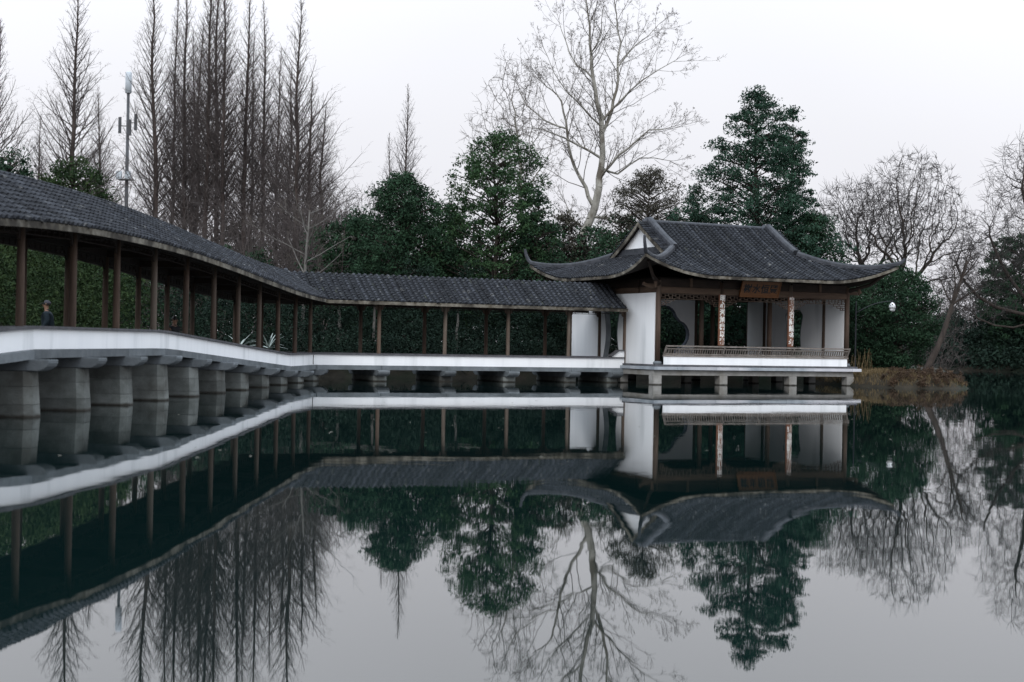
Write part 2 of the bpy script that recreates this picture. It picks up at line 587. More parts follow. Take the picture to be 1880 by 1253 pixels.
def tile_row(path, side, ntile, r=0.072, nseg=4, lift=0.016, cap=True):
    """a row of overlapping barrel tiles down a slope; path from ridge to eave"""
    P = [Vector(p) for p in path]
    cum = [0.0]
    for a, b in zip(P, P[1:]):
        cum.append(cum[-1] + (b - a).length)
    L = cum[-1]

    def at(s):
        s = max(0.0, min(L, s))
        for i in range(len(P) - 1):
            if s <= cum[i + 1] + 1e-9:
                t = (s - cum[i]) / max(1e-9, cum[i + 1] - cum[i])
                return P[i].lerp(P[i + 1], t), (P[i + 1] - P[i]).normalized()
        return P[-1], (P[-1] - P[-2]).normalized()
    n = max(1, round(ntile * L))
    mb = MB()
    sway = trg.uniform(-0.012, 0.012)
    for k in range(n):
        a, d0 = at(L * k / n)
        b, d1 = at(L * (k + 1) / n)
        sh = side * (sway + trg.uniform(-0.006, 0.006))
        slip = trg.uniform(0, 0.012) if trg.random() < 0.94 else trg.uniform(0.02, 0.05)
        a, b = a + sh, b + sh + d1 * slip
        up_ = trg.uniform(-0.004, 0.006)
        rings = []
        for p, d, rr, up in ((a, d0, r * 0.86, 0.0), (b, d1, r * 1.06, lift + up_)):
            nn = side.cross(d)
            if nn.z < 0:
                nn = -nn
            nn.normalize()
            ring = []
            for j in range(nseg + 1):
                t = math.pi * j / nseg
                ring.append(p + side * (math.cos(t) * rr) + nn * (math.sin(t) * rr * 1.05 + up))
            rings.append(ring)
        mb.sweep(rings, close=False)
        bidx = len(mb.v) - (nseg + 1)
        mb.f.append(tuple(range(bidx, bidx + nseg + 1)))
    return mb


# ------------------------------------------------------------------ covered walkway
W = 2.25                                   # between its two column lines
L0 = UV(16.27, 53.47)
DL = Vector((-0.0650, -0.99789, 0))
NL = Vector((-0.99789, 0.0650, 0))
BAYL, BAYR = 2.756, 2.826
NB = Vector((0.5637, 0.8260, 0))
NB.normalize()
UDIR, VDIR = UV(1, 0), UV(0, 1)


def pl(x, tab):
    for (x0, y0), (x1, y1) in zip(tab, tab[1:]):
        if x <= x1:
            return y0 + (y1 - y0) * (x - x0) / (x1 - x0)
    return tab[-1][1]


def smooth_pl(x, tab, w):
    return sum(pl(x + w * (i - 3) / 3.0, tab) for i in range(7)) / 7


DECK = [(-9, 0), (1.55, 0), (6.9, 0.69), (9.9, 0.69), (14, 0.15)]
EAVE = [(-9, 3.12), (0, 3.14), (1.6, 3.20), (5.8, 3.73), (7.4, 3.86), (9.7, 3.83), (14, 3.15)]


class ArmL:
    side = -1
    s0, s1 = -1.35, 11.9

    @staticmethod
    def p(s, o, z=0.0):
        q = L0 + DL * (s * BAYL) + NL * o
        q.z = z
        return q

    @staticmethod
    def deck(s):
        return smooth_pl(s, DECK, 0.12)

    @staticmethod
    def eave(s):
        return smooth_pl(s, EAVE, 0.9)
    along = DL
    bay = BAYL


class ArmR:
    side = 1
    s0, s1 = -1.3, 13.76 / BAYR

    @staticmethod
    def p(s, o, z=0.0):
        q = L0 + UDIR * (s * BAYR) + VDIR * o
        q.z = z
        return q

    @staticmethod
    def deck(s):
        return 0.0

    @staticmethod
    def eave(s):
        return 3.13
    along = UDIR
    bay = BAYR


def clip_side(path, side):
    """keep the stretch of the path on this arm's side of the mitre at the bend"""
    val = [side * (Vector((p.x, p.y, 0)) - Vector((L0.x, L0.y, 0))).dot(NB) for p in path]
    out = []
    for i in range(len(path)):
        if i > 0 and (val[i] < 0) != (val[i - 1] < 0):
            t = val[i - 1] / (val[i - 1] - val[i])
            out.append(path[i - 1].lerp(path[i], t))
        if val[i] >= 0:
            out.append(path[i])
    return out


walk = empty('covered_walkway', L0 + Vector((-3, -8, 0)), 'covered timber walkway with grey tiled roof and white parapet, bending across the lake', 'walkway')

OV = 0.66
HALF = W / 2 + OV
RISE = 1.08


def drop(t):
    return RISE * (0.80 * (math.sqrt(t * t + 0.0081) - 0.09) / 0.914 + 0.20 * (t + (1 - t) * t * 0.9))


roof_core = {}
for arm in (ArmL, ArmR):
    nst = int((arm.s1 - arm.s0) * 4)
    # sheathing below the tiles, swept along the arm and mitred at the bend
    roof = None
    for face in (-1, 1):
        T = [i / 12 for i in range(13)]

        def slope(s, face=face, arm=arm, dz=0.0):
            ze = arm.eave(s)
            return [arm.p(s, W / 2 + face * t * HALF, ze + RISE - drop(t) + dz) for t in T]
        sheath = MB()
        soffit = MB()
        fascia = MB()
        stations = [arm.s0 + (arm.s1 - arm.s0) * i / nst for i in range(nst + 1)]
        end_gap = 0.0
        for sa, sb in zip(stations, stations[1:]):
            A, B = slope(sa), slope(sb)
            for i in range(12):
                quad = [A[i], B[i], B[i + 1] + Vector((0, 0, 0.0)), A[i + 1]]
                q = clip_side(quad + [quad[0]], arm.side)
                if len(q) >= 3:
                    if (q[0] - q[-1]).length < 1e-6:
                        q = q[:-1]
                    if len(q) < 3:
                        continue
                    b = len(sheath.v)
                    # each course of pan tiles steps down at its lower edge
                    sheath.v += [tuple(p) for p in q]
                    sheath.f.append(tuple(range(b, b + len(q))))
                    b = len(soffit.v)
                    soffit.v += [tuple(p + Vector((0, 0, -0.13))) for p in q]
                    soffit.f.append(tuple(range(b, b + len(q)))[::-1])
            e = clip_side([A[12], B[12]], arm.side)
            if len(e) == 2 and (e[0] - e[1]).length > 1e-3:
                out_n = (VDIR if arm is ArmR else NL) * face
                a, c = e
                fascia.box8([a - Vector((0, 0, 0.15)), c - Vector((0, 0, 0.15)), c - Vector((0, 0, 0.15)) + out_n * 0.035, a - Vector((0, 0, 0.15)) + out_n * 0.035,
                             a - Vector((0, 0, 0.02)), c - Vector((0, 0, 0.02)), c - Vector((0, 0, 0.02)) + out_n * 0.035, a - Vector((0, 0, 0.02)) + out_n * 0.035])
        rf = sheath.build('roof', 'tile_pan', walk)
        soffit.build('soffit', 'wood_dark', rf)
        fascia.build('eave_board', 'eave_lime', rf)
        # barrel tile rows
        pitch = 0.245
        n = int((arm.s1 - arm.s0) * arm.bay / pitch)
        for i in range(n):
            s = arm.s0 + (i + 0.5) * pitch / arm.bay
            path = clip_side(slope(s), arm.side)
            if len(path) < 2 or (path[0] - path[-1]).length < 0.15:
                continue
            path[-1] = path[-1] + (path[-1] - path[-2]).normalized() * 0.05
            mb = tile_row(path, arm.along.copy(), 5.2)
            mb.build('tile_row', 'tile', rf, smooth=False)
    # gable board where the right arm meets the pavilion is hidden by its eave; the left arm runs on out of view

# valley at the inside of the bend and hip outside
for o_end, face in ((-OV, -1), (W + OV, 1)):
    pts = []
    for t in [i / 10 for i in range(11)]:
        o = W / 2 + face * t * HALF
        # along the mitre direction
        md = Vector((-NB.y, NB.x, 0))
        if md.dot(VDIR) < 0:
            md = -md
        k = o / md.dot(VDIR)
        q = L0 + md * k
        q.z = ArmR.eave(0) + RISE - drop(t) + (0.075 if face > 0 else 0.035)
        pts.append(q)
    MB().tube(pts, 0.095 if face > 0 else 0.06, 6).build('hip_tile' if face > 0 else 'valley_tile', 'ridge_tile', walk, smooth=True)

# posts, beams, brackets, decks, parapets, piers
rng = random.Random(4)


def column_mesh(h, r=0.08):
    return MB().tube([(0, 0, 0), (0, 0, 0.05), (0, 0, h * 0.5), (0, 0, h)], [r * 1.04, r * 1.03, r, r * 0.92], 12).mesh('column', True)


def bracket(mb, c, d, top, ln=0.42, h=0.34, th=0.05):
    """carved wing brackets either side of a column head; d along the beam"""
    nrm = Vector((0, 0, 1)).cross(d).normalized()
    for sg in (mb.sides if hasattr(mb, 'sides') else (-1, 1)):
        prof = [(0.09, 0), (ln, 0), (ln, -0.05), (ln * 0.82, -0.10), (ln * 0.70, -0.09), (ln * 0.55, -0.17), (ln * 0.42, -0.17), (0.16, -h * 0.85), (0.09, -h)]
        poly = [c + d * (sg * a) + Vector((0, 0, top + b)) - nrm * (th / 2) for a, b in prof]
        mb.prism(poly if sg > 0 else poly[::-1], nrm * th)


def walk_bays(arm, ks, first):
    for j, k in enumerate(ks):
        ze, zd = arm.eave(k), arm.deck(k)
        for row, o in ((0, 0.0), (1, W)):
            base = arm.p(k, o, zd + 0.58)
            if k == 0 and row == 1:
                md = Vector((-NB.y, NB.x, 0))
                if md.dot(VDIR) < 0:
                    md = -md
                base = L0 + md * (W / md.dot(VDIR))
                base.z = 0.58
            h = ze + 0.14 - base.z
            tilt = rng.uniform(-0.004, 0.004)
            c = link('column', column_mesh(h), 'wood_worn' if (arm is ArmR and row == 0) else 'wood', walk)
            c.matrix_parent_inverse = world_of(walk).inverted()
            c.location = base
            c.rotation_euler = (tilt, rng.uniform(-0.004, 0.004), rng.uniform(0, 3))
            for sg in (-1, 1):
                mb = MB()
                mb.sides = (sg,)
                bracket(mb, Vector((base.x, base.y, 0)), arm.along, ze - 0.02)
                mb.build('bracket', 'wood' if arm is ArmR else 'wood_dark', walk)
        # tie beam across, with a queen post
        a, b = arm.p(k, 0.05, ze + 0.06), arm.p(k, W - 0.05, ze + 0.06)
        MB().bar(a, b, 0.13, 0.18).build('tie_beam', 'wood_dark', walk)
        MB().bar(arm.p(k, W / 2, ze + 0.12), arm.p(k, W / 2, ze + RISE - 0.2), 0.12).build('king_post', 'wood_dark', walk)


walk_bays(ArmL, [0] + list(range(1, 12)), True)
walk_bays(ArmR, [1, 2, 3, 4, 4.96], False)


def swept(arm, sa, sb, o0, o1, z0, z1, step=0.25):
    """strip along the arm between two offsets; z0/z1 relative to the deck"""
    n = max(1, int(abs(sb - sa) / step))
    rings = []
    for i in range(n + 1):
        s = sa + (sb - sa) * i / n
        zd = arm.deck(s)
        rings.append([arm.p(s, o0, zd + z0), arm.p(s, o1, zd + z0), arm.p(s, o1, zd + z1), arm.p(s, o0, zd + z1)])
    return MB().sweep(rings)


def eave_swept(arm, sa, sb, o0, o1, z0, z1, step=0.25):
    n = max(1, int(abs(sb - sa) / step))
    rings = []
    for i in range(n + 1):
        s = sa + (sb - sa) * i / n
        ze = arm.eave(s)
        rings.append([arm.p(s, o0, ze + z0), arm.p(s, o1, ze + z0), arm.p(s, o1, ze + z1), arm.p(s, o0, ze + z1)])
    return MB().sweep(rings)


for arm, ks in ((ArmL, list(range(0, 12))), (ArmR, [0, 1, 2, 3, 4, 4.93])):
    for ka, kb in zip(ks, ks[1:]):
        in_a = ka + (0.115 if ka == 0 else 0.0)
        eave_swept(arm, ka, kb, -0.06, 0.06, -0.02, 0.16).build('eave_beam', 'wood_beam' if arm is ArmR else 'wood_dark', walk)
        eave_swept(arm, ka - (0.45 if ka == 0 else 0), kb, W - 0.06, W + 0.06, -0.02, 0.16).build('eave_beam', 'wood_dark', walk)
        # hanging fretwork frieze below the beam
        L = (kb - ka) * arm.bay
        nseg = max(4, int(L / 0.16))
        for o in (0.0, W):
            fr = MB()
            for zz in (-0.06, -0.22):
                fr.bar(arm.p(ka, o, arm.eave(ka) + zz), arm.p(kb, o, arm.eave(kb) + zz), 0.024)
            for i in range(1, nseg):
                s = ka + (kb - ka) * i / nseg
                zt = arm.eave(s)
                if i % 2:
                    fr.bar(arm.p(s, o, zt - 0.06), arm.p(s, o, zt - 0.22), 0.02)
                else:
                    s2 = ka + (kb - ka) * (i + 0.95) / nseg
                    fr.bar(arm.p(s, o, zt - 0.13), arm.p(min(s2, kb), o, zt - 0.15), 0.02)
            fr.build('fretwork_frieze', 'wood_dark', walk)
        # stone deck beams, one per bay, with open joints
        g = 0.006 / arm.bay
        for o0, o1 in ((-0.32, 0.20), (W - 0.20, W + 0.32)):
            sa = ka + g
            if ka == 0:
                sa = 0.075 if o0 < 0 else -0.46
            swept(arm, sa, kb - g, o0, o1, 0.405, 0.575).build('deck_beam', 'stone_slab', walk)
        swept(arm, ka + (0.0 if ka else 0.02), kb, 0.20, W - 0.20, 0.43, 0.56).build('deck_slab', 'stone_slab', walk)
    a0, a1 = ks[0], ks[-1] + (0.6 if arm is ArmL else 0.0)
    # low white parapets with a dark plank seat on top
    ext = 0.028
    swept(arm, a0 - ext, a1, -0.14, 0.02, 0.579, 0.985).build('parapet', 'plaster', walk)
    swept(arm, a0 - 0.47, a1, W - 0.02, W + 0.14, 0.579, 0.985).build('parapet', 'plaster', walk)
    swept(arm, a0 - 0.04, a1, -0.20, 0.24, 0.988, 1.048).build('bench_plank', 'coping', walk)
    swept(arm, a0 - 0.44, a1, W - 0.24, W + 0.20, 0.988, 1.048).build('bench_plank', 'coping', walk)

# the step where the parapet meets the pavilion: coping kicks up
k0 = 4.93
mb = MB()
prof = [(-0.62, 1.05), (-0.28, 1.30), (0.0, 1.30), (0.0, 0.985), (-0.62, 0.985)]
mb.prism([ArmR.p(k0, -0.14, z) + UDIR * a for a, z in prof], VDIR * 0.16)
mb.build('parapet_step', 'plaster', walk)
for (a, za), (b, zb) in (((-0.66, 1.07), (-0.28, 1.335)), ((-0.29, 1.335), (0.0, 1.335))):
    MB().bar(ArmR.p(k0, -0.06, za) + UDIR * a, ArmR.p(k0, -0.06, zb) + UDIR * b, 0.30, 0.055).build('coping', 'coping', walk)

# carved drain panel at the bend of the parapet
mb = MB()
c = L0 + Vector((0.02, -0.135, 0))
for a, b in (((-0.13, 0.62), (-0.13, 0.95)), ((0.13, 0.62), (0.13, 0.95)), ((-0.15, 0.95), (0.15, 0.95)), ((-0.15, 0.62), (0.15, 0.62)), ((-0.02, 0.68), (0.06, 0.88)), ((0.0, 0.78), (-0.06, 0.70))):
    mb.bar(c + UDIR * a[0] + Vector((0, 0, a[1])), c + UDIR * b[0] + Vector((0, 0, b[1])), 0.045, 0.03)
mb.build('carved_panel', 'stone_pier', walk)


def pier(arm, k):
    zc = arm.deck(k) + 0.40
    cap_h = 0.225
    o0, o1 = -0.33, W + 0.33
    cen = arm.p(k, 0, 0)
    ad = arm.along
    od = NL if arm is ArmL else VDIR
    # cap stone, its ends rounded on the underside
    prof = [(-0.70, zc), (-0.70, zc - 0.07), (-0.67, zc - 0.13), (-0.60, zc - 0.185), (-0.50, zc - cap_h), (W + 0.56, zc - cap_h), (W + 0.68, zc - 0.17),
            (W + 0.78, zc - 0.07), (W + 0.78, zc)]
    poly = [cen + od * a + Vector((0, 0, z)) - ad * 0.25 for a, z in prof]
    pr = MB()
    zt = zc - cap_h - 0.004
    zb = -1.2
    ch = 0.13

    def foot(z, grow=0.0, inset=0.0):
        k_ = 0.055 * (zt - z) + grow - inset
        hw = 0.27 + k_ * 0.9
        a, b = o0 - k_, o1 + k_
        return [(a, -hw + ch), (a, hw - ch), (a + ch, hw), (b - ch, hw), (b, hw - ch), (b, -hw + ch), (b - ch, -hw), (a + ch, -hw)]
    core = MB().sweep([[cen + od * a + ad * s + Vector((0, 0, z)) for a, s in foot(z, inset=0.02)] for z in (zb, zt)])
    po = core.build('pier', 'stone_core', walk)
    MB().prism(poly, ad * 0.5).build('cap_stone', 'stone_slab', po, bevel=0.02)
    z = zt
    row = 0
    while z > -0.15:
        h = min(0.30 + 0.05 * ((row * 7 + int(k * 3)) % 3), 0.5)
        z2 = z - h
        cut = W * (0.25 + 0.38 * ((row + int(k)) % 2)) + rng.uniform(-0.1, 0.1)
        for part in (0, 1):
            rings = []
            for zz in (z2 + 0.004, z - 0.004):
                fp = foot(zz)
                if part == 0:
                    pts = [fp[7], fp[0], fp[1], fp[2], (cut - 0.004, fp[2][1]), (cut - 0.004, fp[7][1])]
                else:
                    pts = [(cut + 0.004, fp[6][1]), (cut + 0.004, fp[3][1]), fp[3], fp[4], fp[5], fp[6]]
                rings.append([cen + od * a + ad * s + Vector((0, 0, zz)) for a, s in pts])
            MB().sweep(rings).build('stone_block', 'stone_pier', po)
        z = z2
        row += 1


for k in range(0, 12):
    pier(ArmL, k)
for k in (1, 2, 3, 4, 4.72):
    pier(ArmR, k)

# ------------------------------------------------------------------ pavilion
U0, U1, V0, V1 = 30.4, 40.1, 50.9, 58.5
UC = [30.4, 33.47, 37.03, 40.1]
VM = (V0 + V1) / 2
OVP = 1.3
EU0, EU1, EV0, EV1 = U0 - OVP, U1 + OVP, V0 - OVP, V1 + OVP
pav = empty('pavilion', UV(35.25, VM, 0), 'lakeside pavilion with sweeping grey tiled roof, white walls and open timber front', 'pavilion')
GU = 2.9          # from the side eaves in to the gable walls
DM = VM - EV0


def Pz(d):
    return 4.50 + 0.300 * d + 0.0395 * d * d


def roofz(u, v):
    df, ds = min(v - EV0, EV1 - v), min(u - EU0, EU1 - u)
    lo, hi = min(df, ds), max(df, ds)
    if ds > GU:
        lo, hi = df, ds
    e = max(0.0, 1 - hi / 3.6)
    w = max(0.0, 1 - lo / 3.4)
    return Pz(lo) + 0.76 * e ** 2.3 * w


def rp(u, v, dz=0.0):
    """roof point; the eave corners also reach a little outwards"""
    df, ds = min(v - EV0, EV1 - v), min(u - EU0, EU1 - u)
    hi, lo = max(df, ds), max(0, min(df, ds))
    e = max(0.0, 1 - hi / 3.0) ** 2 * max(0, 1 - lo / 1.5) * 0.22
    uu = u + (-e if u < 35 else e) * (1 if ds <= hi else 0)
    vv = v + (-e if v < VM else e)
    return UV(uu, vv, roofz(u, v) + dz)


roof = MB()
sof = MB()
N = 14


def patch(grid):
    for a, b in zip(grid, grid[1:]):
        for i in range(len(a) - 1):
            k = len(roof.v)
            qs = [a[i], b[i], b[i + 1], a[i + 1]]
            roof.v += [tuple(q) for q in qs]
            roof.f.append((k, k + 1, k + 2, k + 3))
            sof.v += [tuple(q - Vector((0, 0, 0.15))) for q in qs]
            sof.f.append((k + 3, k + 2, k + 1, k))


def front_path(u, back=False, n=N):
    ds = min(u - EU0, EU1 - u)
    dtop = DM if ds >= GU else ds
    out = []
    for i in range(n + 1):
        d = dtop * (1 - i / n)
        v = EV0 + d if not back else EV1 - d
        out.append(rp(u, v))
    return out


def side_path(v, right=False, n=N):
    df = min(v - EV0, EV1 - v)
    dtop = min(df, GU + 0.0)
    out = []
    for i in range(n + 1):
        d = dtop * (1 - i / n)
        u = EU0 + d if not right else EU1 - d
        out.append(rp(u, v))
    return out


def frange(a, b, n):
    return [a + (b - a) * i / n for i in range(n + 1)]


us = frange(EU0, EU0 + GU, 14)[:-1] + [EU0 + GU - 0.001]
uset = [us, frange(EU0 + GU + 0.001, EU1 - GU - 0.001, 20), [EU1 - (x - EU0) for x in us][::-1]]
for back in (False, True):
    for seg in uset:
        patch([front_path(u, back) for u in seg])
vs = frange(EV0, EV0 + GU, 12) + frange(EV0 + GU, EV1 - GU, 10)[1:] + frange(EV1 - GU, EV1, 12)[1:]
for right in (False, True):
    patch([side_path(v, right) for v in vs])
# verges: the upper roof runs out past the gable walls
VERGE = 0.46
for sgn, ug in ((-1, EU0 + GU), (1, EU1 - GU)):
    for back in (False, True):
        g = []
        for uu in (ug + sgn * VERGE, ug):
            g.append([UV(uu, (EV0 + d) if not back else (EV1 - d), Pz(d)) for d in frange(DM, GU - 0.25, 10)])
        patch(g)
prf = roof.build('roof', 'tile_pan', pav)
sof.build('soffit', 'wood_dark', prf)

pitch = 0.225
for back in (False, True):
    n = int((EU1 - EU0) / pitch)
    for i in range(n):
        u = EU0 + 0.12 + (EU1 - EU0 - 0.24) * i / (n - 1)
        path = front_path(u, back)
        if (path[0] - path[-1]).length < 0.2:
            continue
        path[-1] = path[-1] + (path[-1] - path[-2]).normalized() * 0.05
        tile_row(path, UDIR.copy(), 5.0, r=0.066).build('tile_row', 'tile', prf)
for right in (False, True):
    n = int((EV1 - EV0) / pitch)
    for i in range(n):
        v = EV0 + 0.12 + (EV1 - EV0 - 0.24) * i / (n - 1)
        path = side_path(v, right)
        if (path[0] - path[-1]).length < 0.2:
            continue
        path[-1] = path[-1] + (path[-1] - path[-2]).normalized() * 0.05
        tile_row(path, VDIR.copy(), 5.0, r=0.066).build('tile_row', 'tile', prf)
# short rows on the verges and the gables below them
for sgn, ug in ((-1, EU0 + GU), (1, EU1 - GU)):
    for back in (False, True):
        for i in range(17):
            d = GU - 0.2 + (DM - GU + 0.1) * i / 17
            v = EV0 + d if not back else EV1 - d
            sl = UV(0, 1 if not back else -1, (Pz(d + 0.1) - Pz(d)) / 0.1).normalized()
            a, b = UV(ug, v, Pz(d) + 0.03), UV(ug + sgn * (VERGE + 0.03), v, Pz(d) - 0.02)
            tile_row([a, b], sl, 3.4, r=0.052).build('tile_row', 'tile', prf)
        # barge board
        pts_o = [UV(ug + sgn * (VERGE - 0.04), (EV0 + d) if not back else (EV1 - d), Pz(d) - 0.03) for d in frange(DM, GU - 0.3, 10)]
        rings = [[p, p + UV(sgn * 0.05, 0, 0), p + UV(sgn * 0.05, 0, 0) - Vector((0, 0, 0.2)), p - Vector((0, 0, 0.2))] for p in pts_o]
        MB().sweep(rings).build('barge_board', 'eave_lime', pav)
    # gable wall
    ugw = ug + sgn * 0.24
    poly = [UV(ugw, EV0 + d, Pz(d) - 0.12) for d in frange(GU + 0.25, DM, 8)] + [UV(ugw, EV1 - d, Pz(d) - 0.12) for d in frange(DM, GU + 0.25, 8)[1:]]
    poly = [UV(ugw, EV1 - GU - 0.1, Pz(GU) + 0.0), UV(ugw, EV0 + GU + 0.1, Pz(GU) + 0.0)] + poly
    MB().prism(poly if sgn > 0 else poly[::-1], UV(-sgn * 0.12, 0, 0)).build('gable_wall', 'plaster', pav)
    MB().uvbox(min(ugw, ugw + sgn * 0.12), max(ugw, ugw + sgn * 0.12), EV0 + GU - 0.1, EV1 - GU + 0.1, Pz(GU) - 0.12, Pz(GU) + 0.16).build('gable_band', 'ridge_tile', pav)
    for back in (False, True):
        # descending ridge along the gable edge, then the hip ridge out to the corner
        s_ = lambda d: (EV0 + d) if not back else (EV1 - d)
        top = [UV(ug - sgn * 0.10, s_(d), Pz(d) + 0.09) for d in frange(DM - 0.05, GU - 0.02, 10)]

        def ridge_sweep(pts, w, h, name, sidev):
            rings = []
            for i, p in enumerate(pts):
                d = (pts[min(i + 1, len(pts) - 1)] - pts[max(0, i - 1)]).normalized()
                sd = sidev if sidev is not None else Vector((0, 0, 1)).cross(d).normalized()
                up = d.cross(sd).normalized()
                if up.z < 0:
                    up = -up
                ww = w[i] if isinstance(w, list) else w
                hh = h[i] if isinstance(h, list) else h
                rings.append([p - sd * ww - up * 0.06, p + sd * ww - up * 0.06, p + sd * ww + up * hh * 0.55, p + sd * ww * 0.55 + up * hh, p - sd * ww * 0.55 + up * hh,
                              p - sd * ww + up * hh * 0.55])
            return MB().sweep(rings).build(name, 'ridge_tile', pav, smooth=False, bevel=0.02)
        ridge_sweep(top, 0.15, 0.20, 'descending_ridge', UDIR)
        hip = []
        for i in range(13):
            d = GU * (1 - i / 12)
            uu = (EU0 + d) if sgn < 0 else (EU1 - d)
            q = rp(uu, s_(d), 0.06)
            hip.append(q)
        # the corner tip sweeps up into a thin horn
        out_d = (hip[-1] - hip[-2])
        out_d.z = 0
        out_d.normalize()
        tip = hip[-1]
        hk = 1.0 if sgn < 0 else 0.4
        hip += [tip + out_d * 0.14 + Vector((0, 0, 0.16 * hk)), tip + out_d * 0.24 + Vector((0, 0, 0.40 * hk)), tip + out_d * 0.29 + Vector((0, 0, 0.66 * hk))]
        nh = len(hip)
        wv = [0.13 - 0.085 * (i / (nh - 1)) ** 2 for i in range(nh)]
        hv = [0.17 - 0.12 * (i / (nh - 1)) ** 3 for i in range(nh)]
        ridge_sweep(hip, wv, hv, 'hip_ridge', None)
        # hip rafter below the corner
        cu = U0 if sgn < 0 else U1
        cv = V0 if not back else V1
        raf = [UV(cu, cv, 4.12), UV(cu + sgn * 0.7, cv + (-0.7 if not back else 0.7), 4.42), UV(cu + sgn * 1.25, cv + (-1.25 if not back else 1.25), 5.0)]
        MB().tube(raf, [0.10, 0.08, 0.05], 6).build('hip_rafter', 'wood_dark', pav)
        arm_ = [UV(cu + sgn * 0.1, cv, 4.05), UV(cu + sgn * 0.55, cv, 4.05), UV(cu + sgn * 0.75, cv, 4.13)]
        mbk = MB()
        mbk.bar(arm_[0], arm_[1], 0.10, 0.16).bar(arm_[1], arm_[2], 0.10, 0.12)
        mbk.build('bracket_arm', 'wood_beam', pav)
        drp = [UV(cu + sgn * 0.36, cv + (-0.36 if not back else 0.36), 4.35), UV(cu + sgn * 0.36, cv + (-0.36 if not back else 0.36), 3.95)]
        MB().tube([drp[0], drp[0].lerp(drp[1], 0.6), drp[1]], [0.06, 0.075, 0.02], 8).build('hanging_post', 'wood_beam', pav)

# scalloped top where the rows roll over
MB().tube([UV(u, VM, Pz(DM) + 0.0) for u in frange(EU0 + GU - 0.2, EU1 - GU + 0.2, 6)], 0.10, 8).build('ridge', 'ridge_tile', pav, smooth=True)


def eave_board(pts, outn):
    mb = MB()
    rings = []
    for p in pts:
        rings.append([p - Vector((0, 0, 0.14)), p - Vector((0, 0, 0.14)) + outn * 0.045, p - Vector((0, 0, 0.02)) + outn * 0.045, p - Vector((0, 0, 0.02))])
    mb.sweep(rings).build('eave_board', 'eave_lime', prf)


eave_board([rp(u, EV0) for u in frange(EU0, EU1, 48)], -VDIR)
eave_board([rp(u, EV1) for u in frange(EU0, EU1, 48)], VDIR)
eave_board([rp(EU0, v) for v in frange(EV0, EV1, 40)], -UDIR)
eave_board([rp(EU1, v) for v in frange(EV0, EV1, 40)], UDIR)

# floor, platform, piles
mb = MB().uvbox(U0 - 0.28, U1 + 0.42, V0 - 0.28, V1 + 0.3, 0.705, 0.79)
mb.build('floor_slab', 'coping', pav)
edge = [29.99, 31.1, 33.0, 34.1, 35.2, 36.6, 38.0, 39.3, 40.10, 40.60]
for a, b in zip(edge, edge[1:]):
    MB().uvbox(a + 0.004, b - 0.004, V0 - 0.46, V0 + 0.5, 0.575, 0.702).build('edge_stone', 'platform_edge', pav, bevel=0.006)
vedge = [V0 + 0.508, 52.4, 53.3]
for a, b in zip(vedge, vedge[1:]):
    MB().uvbox(29.99, 30.9, a + 0.004, b - 0.004, 0.575, 0.702).build('edge_stone', 'platform_edge', pav, bevel=0.006)
for a, b in zip([V0 + 0.51, 53.5, 56.0], [53.5, 56.0, V1 + 0.4]):
    MB().uvbox(39.8, 40.60, a + 0.004, b - 0.004, 0.575, 0.702).build('edge_stone', 'platform_edge', pav, bevel=0.006)
MB().uvbox(30.91, 39.79, V0 + 0.52, V1 + 0.4, 0.56, 0.70).build('deck_slab', 'concrete', pav)
for u0, u1, v0, v1 in ((30.06, 40.3, 50.62, 50.88), (30.06, 30.32, 50.885, 58.6), (40.04, 40.3, 50.885, 58.6), (30.33, 40.03, 58.3, 58.6)):
    MB().uvbox(u0, u1, v0, v1, 0.345, 0.556).build('ring_beam', 'concrete', pav, bevel=0.01)
for u in (30.24, 33.47, 37.03, 40.12):
    for v in (50.78, 53.55, 56.1, 58.45):
        if v in (53.55, 56.1) and u in (33.47, 37.03):
            MB().uvbox(u - 0.17, u + 0.17, v - 0.17, v + 0.17, -1.6, 0.555).build('pile', 'concrete', pav, bevel=0.012)
        else:
            MB().uvbox(u - 0.195, u + 0.195, v - 0.195, v + 0.195, -1.6, 0.343).build('pile', 'concrete', pav, bevel=0.012)

# columns
for v in (V0, 52.4, 57.0, V1):
    for u in UC:
        rr = 0.11 if v == V0 else 0.105
        if v in (52.4, 57.0) and u in (UC[0], UC[3]):
            rr = 0.09
            uu = u + (0.09 if u == UC[0] else -0.09)
        else:
            uu = u
        b = UV(uu, v, 0.79)
        MB().tube([b + Vector((0, 0, z)) for z in (0.13, 1.5, 3.5)], [rr, rr, rr * 0.95], 14).build('column', 'wood', pav, smooth=True)
        MB().tube([b + Vector((0, 0, z)) for z in (0, 0.05, 0.11, 0.14)], [rr + 0.05, rr + 0.075, rr + 0.05, rr + 0.02], 14).build('column_base', 'stone_slab', pav)
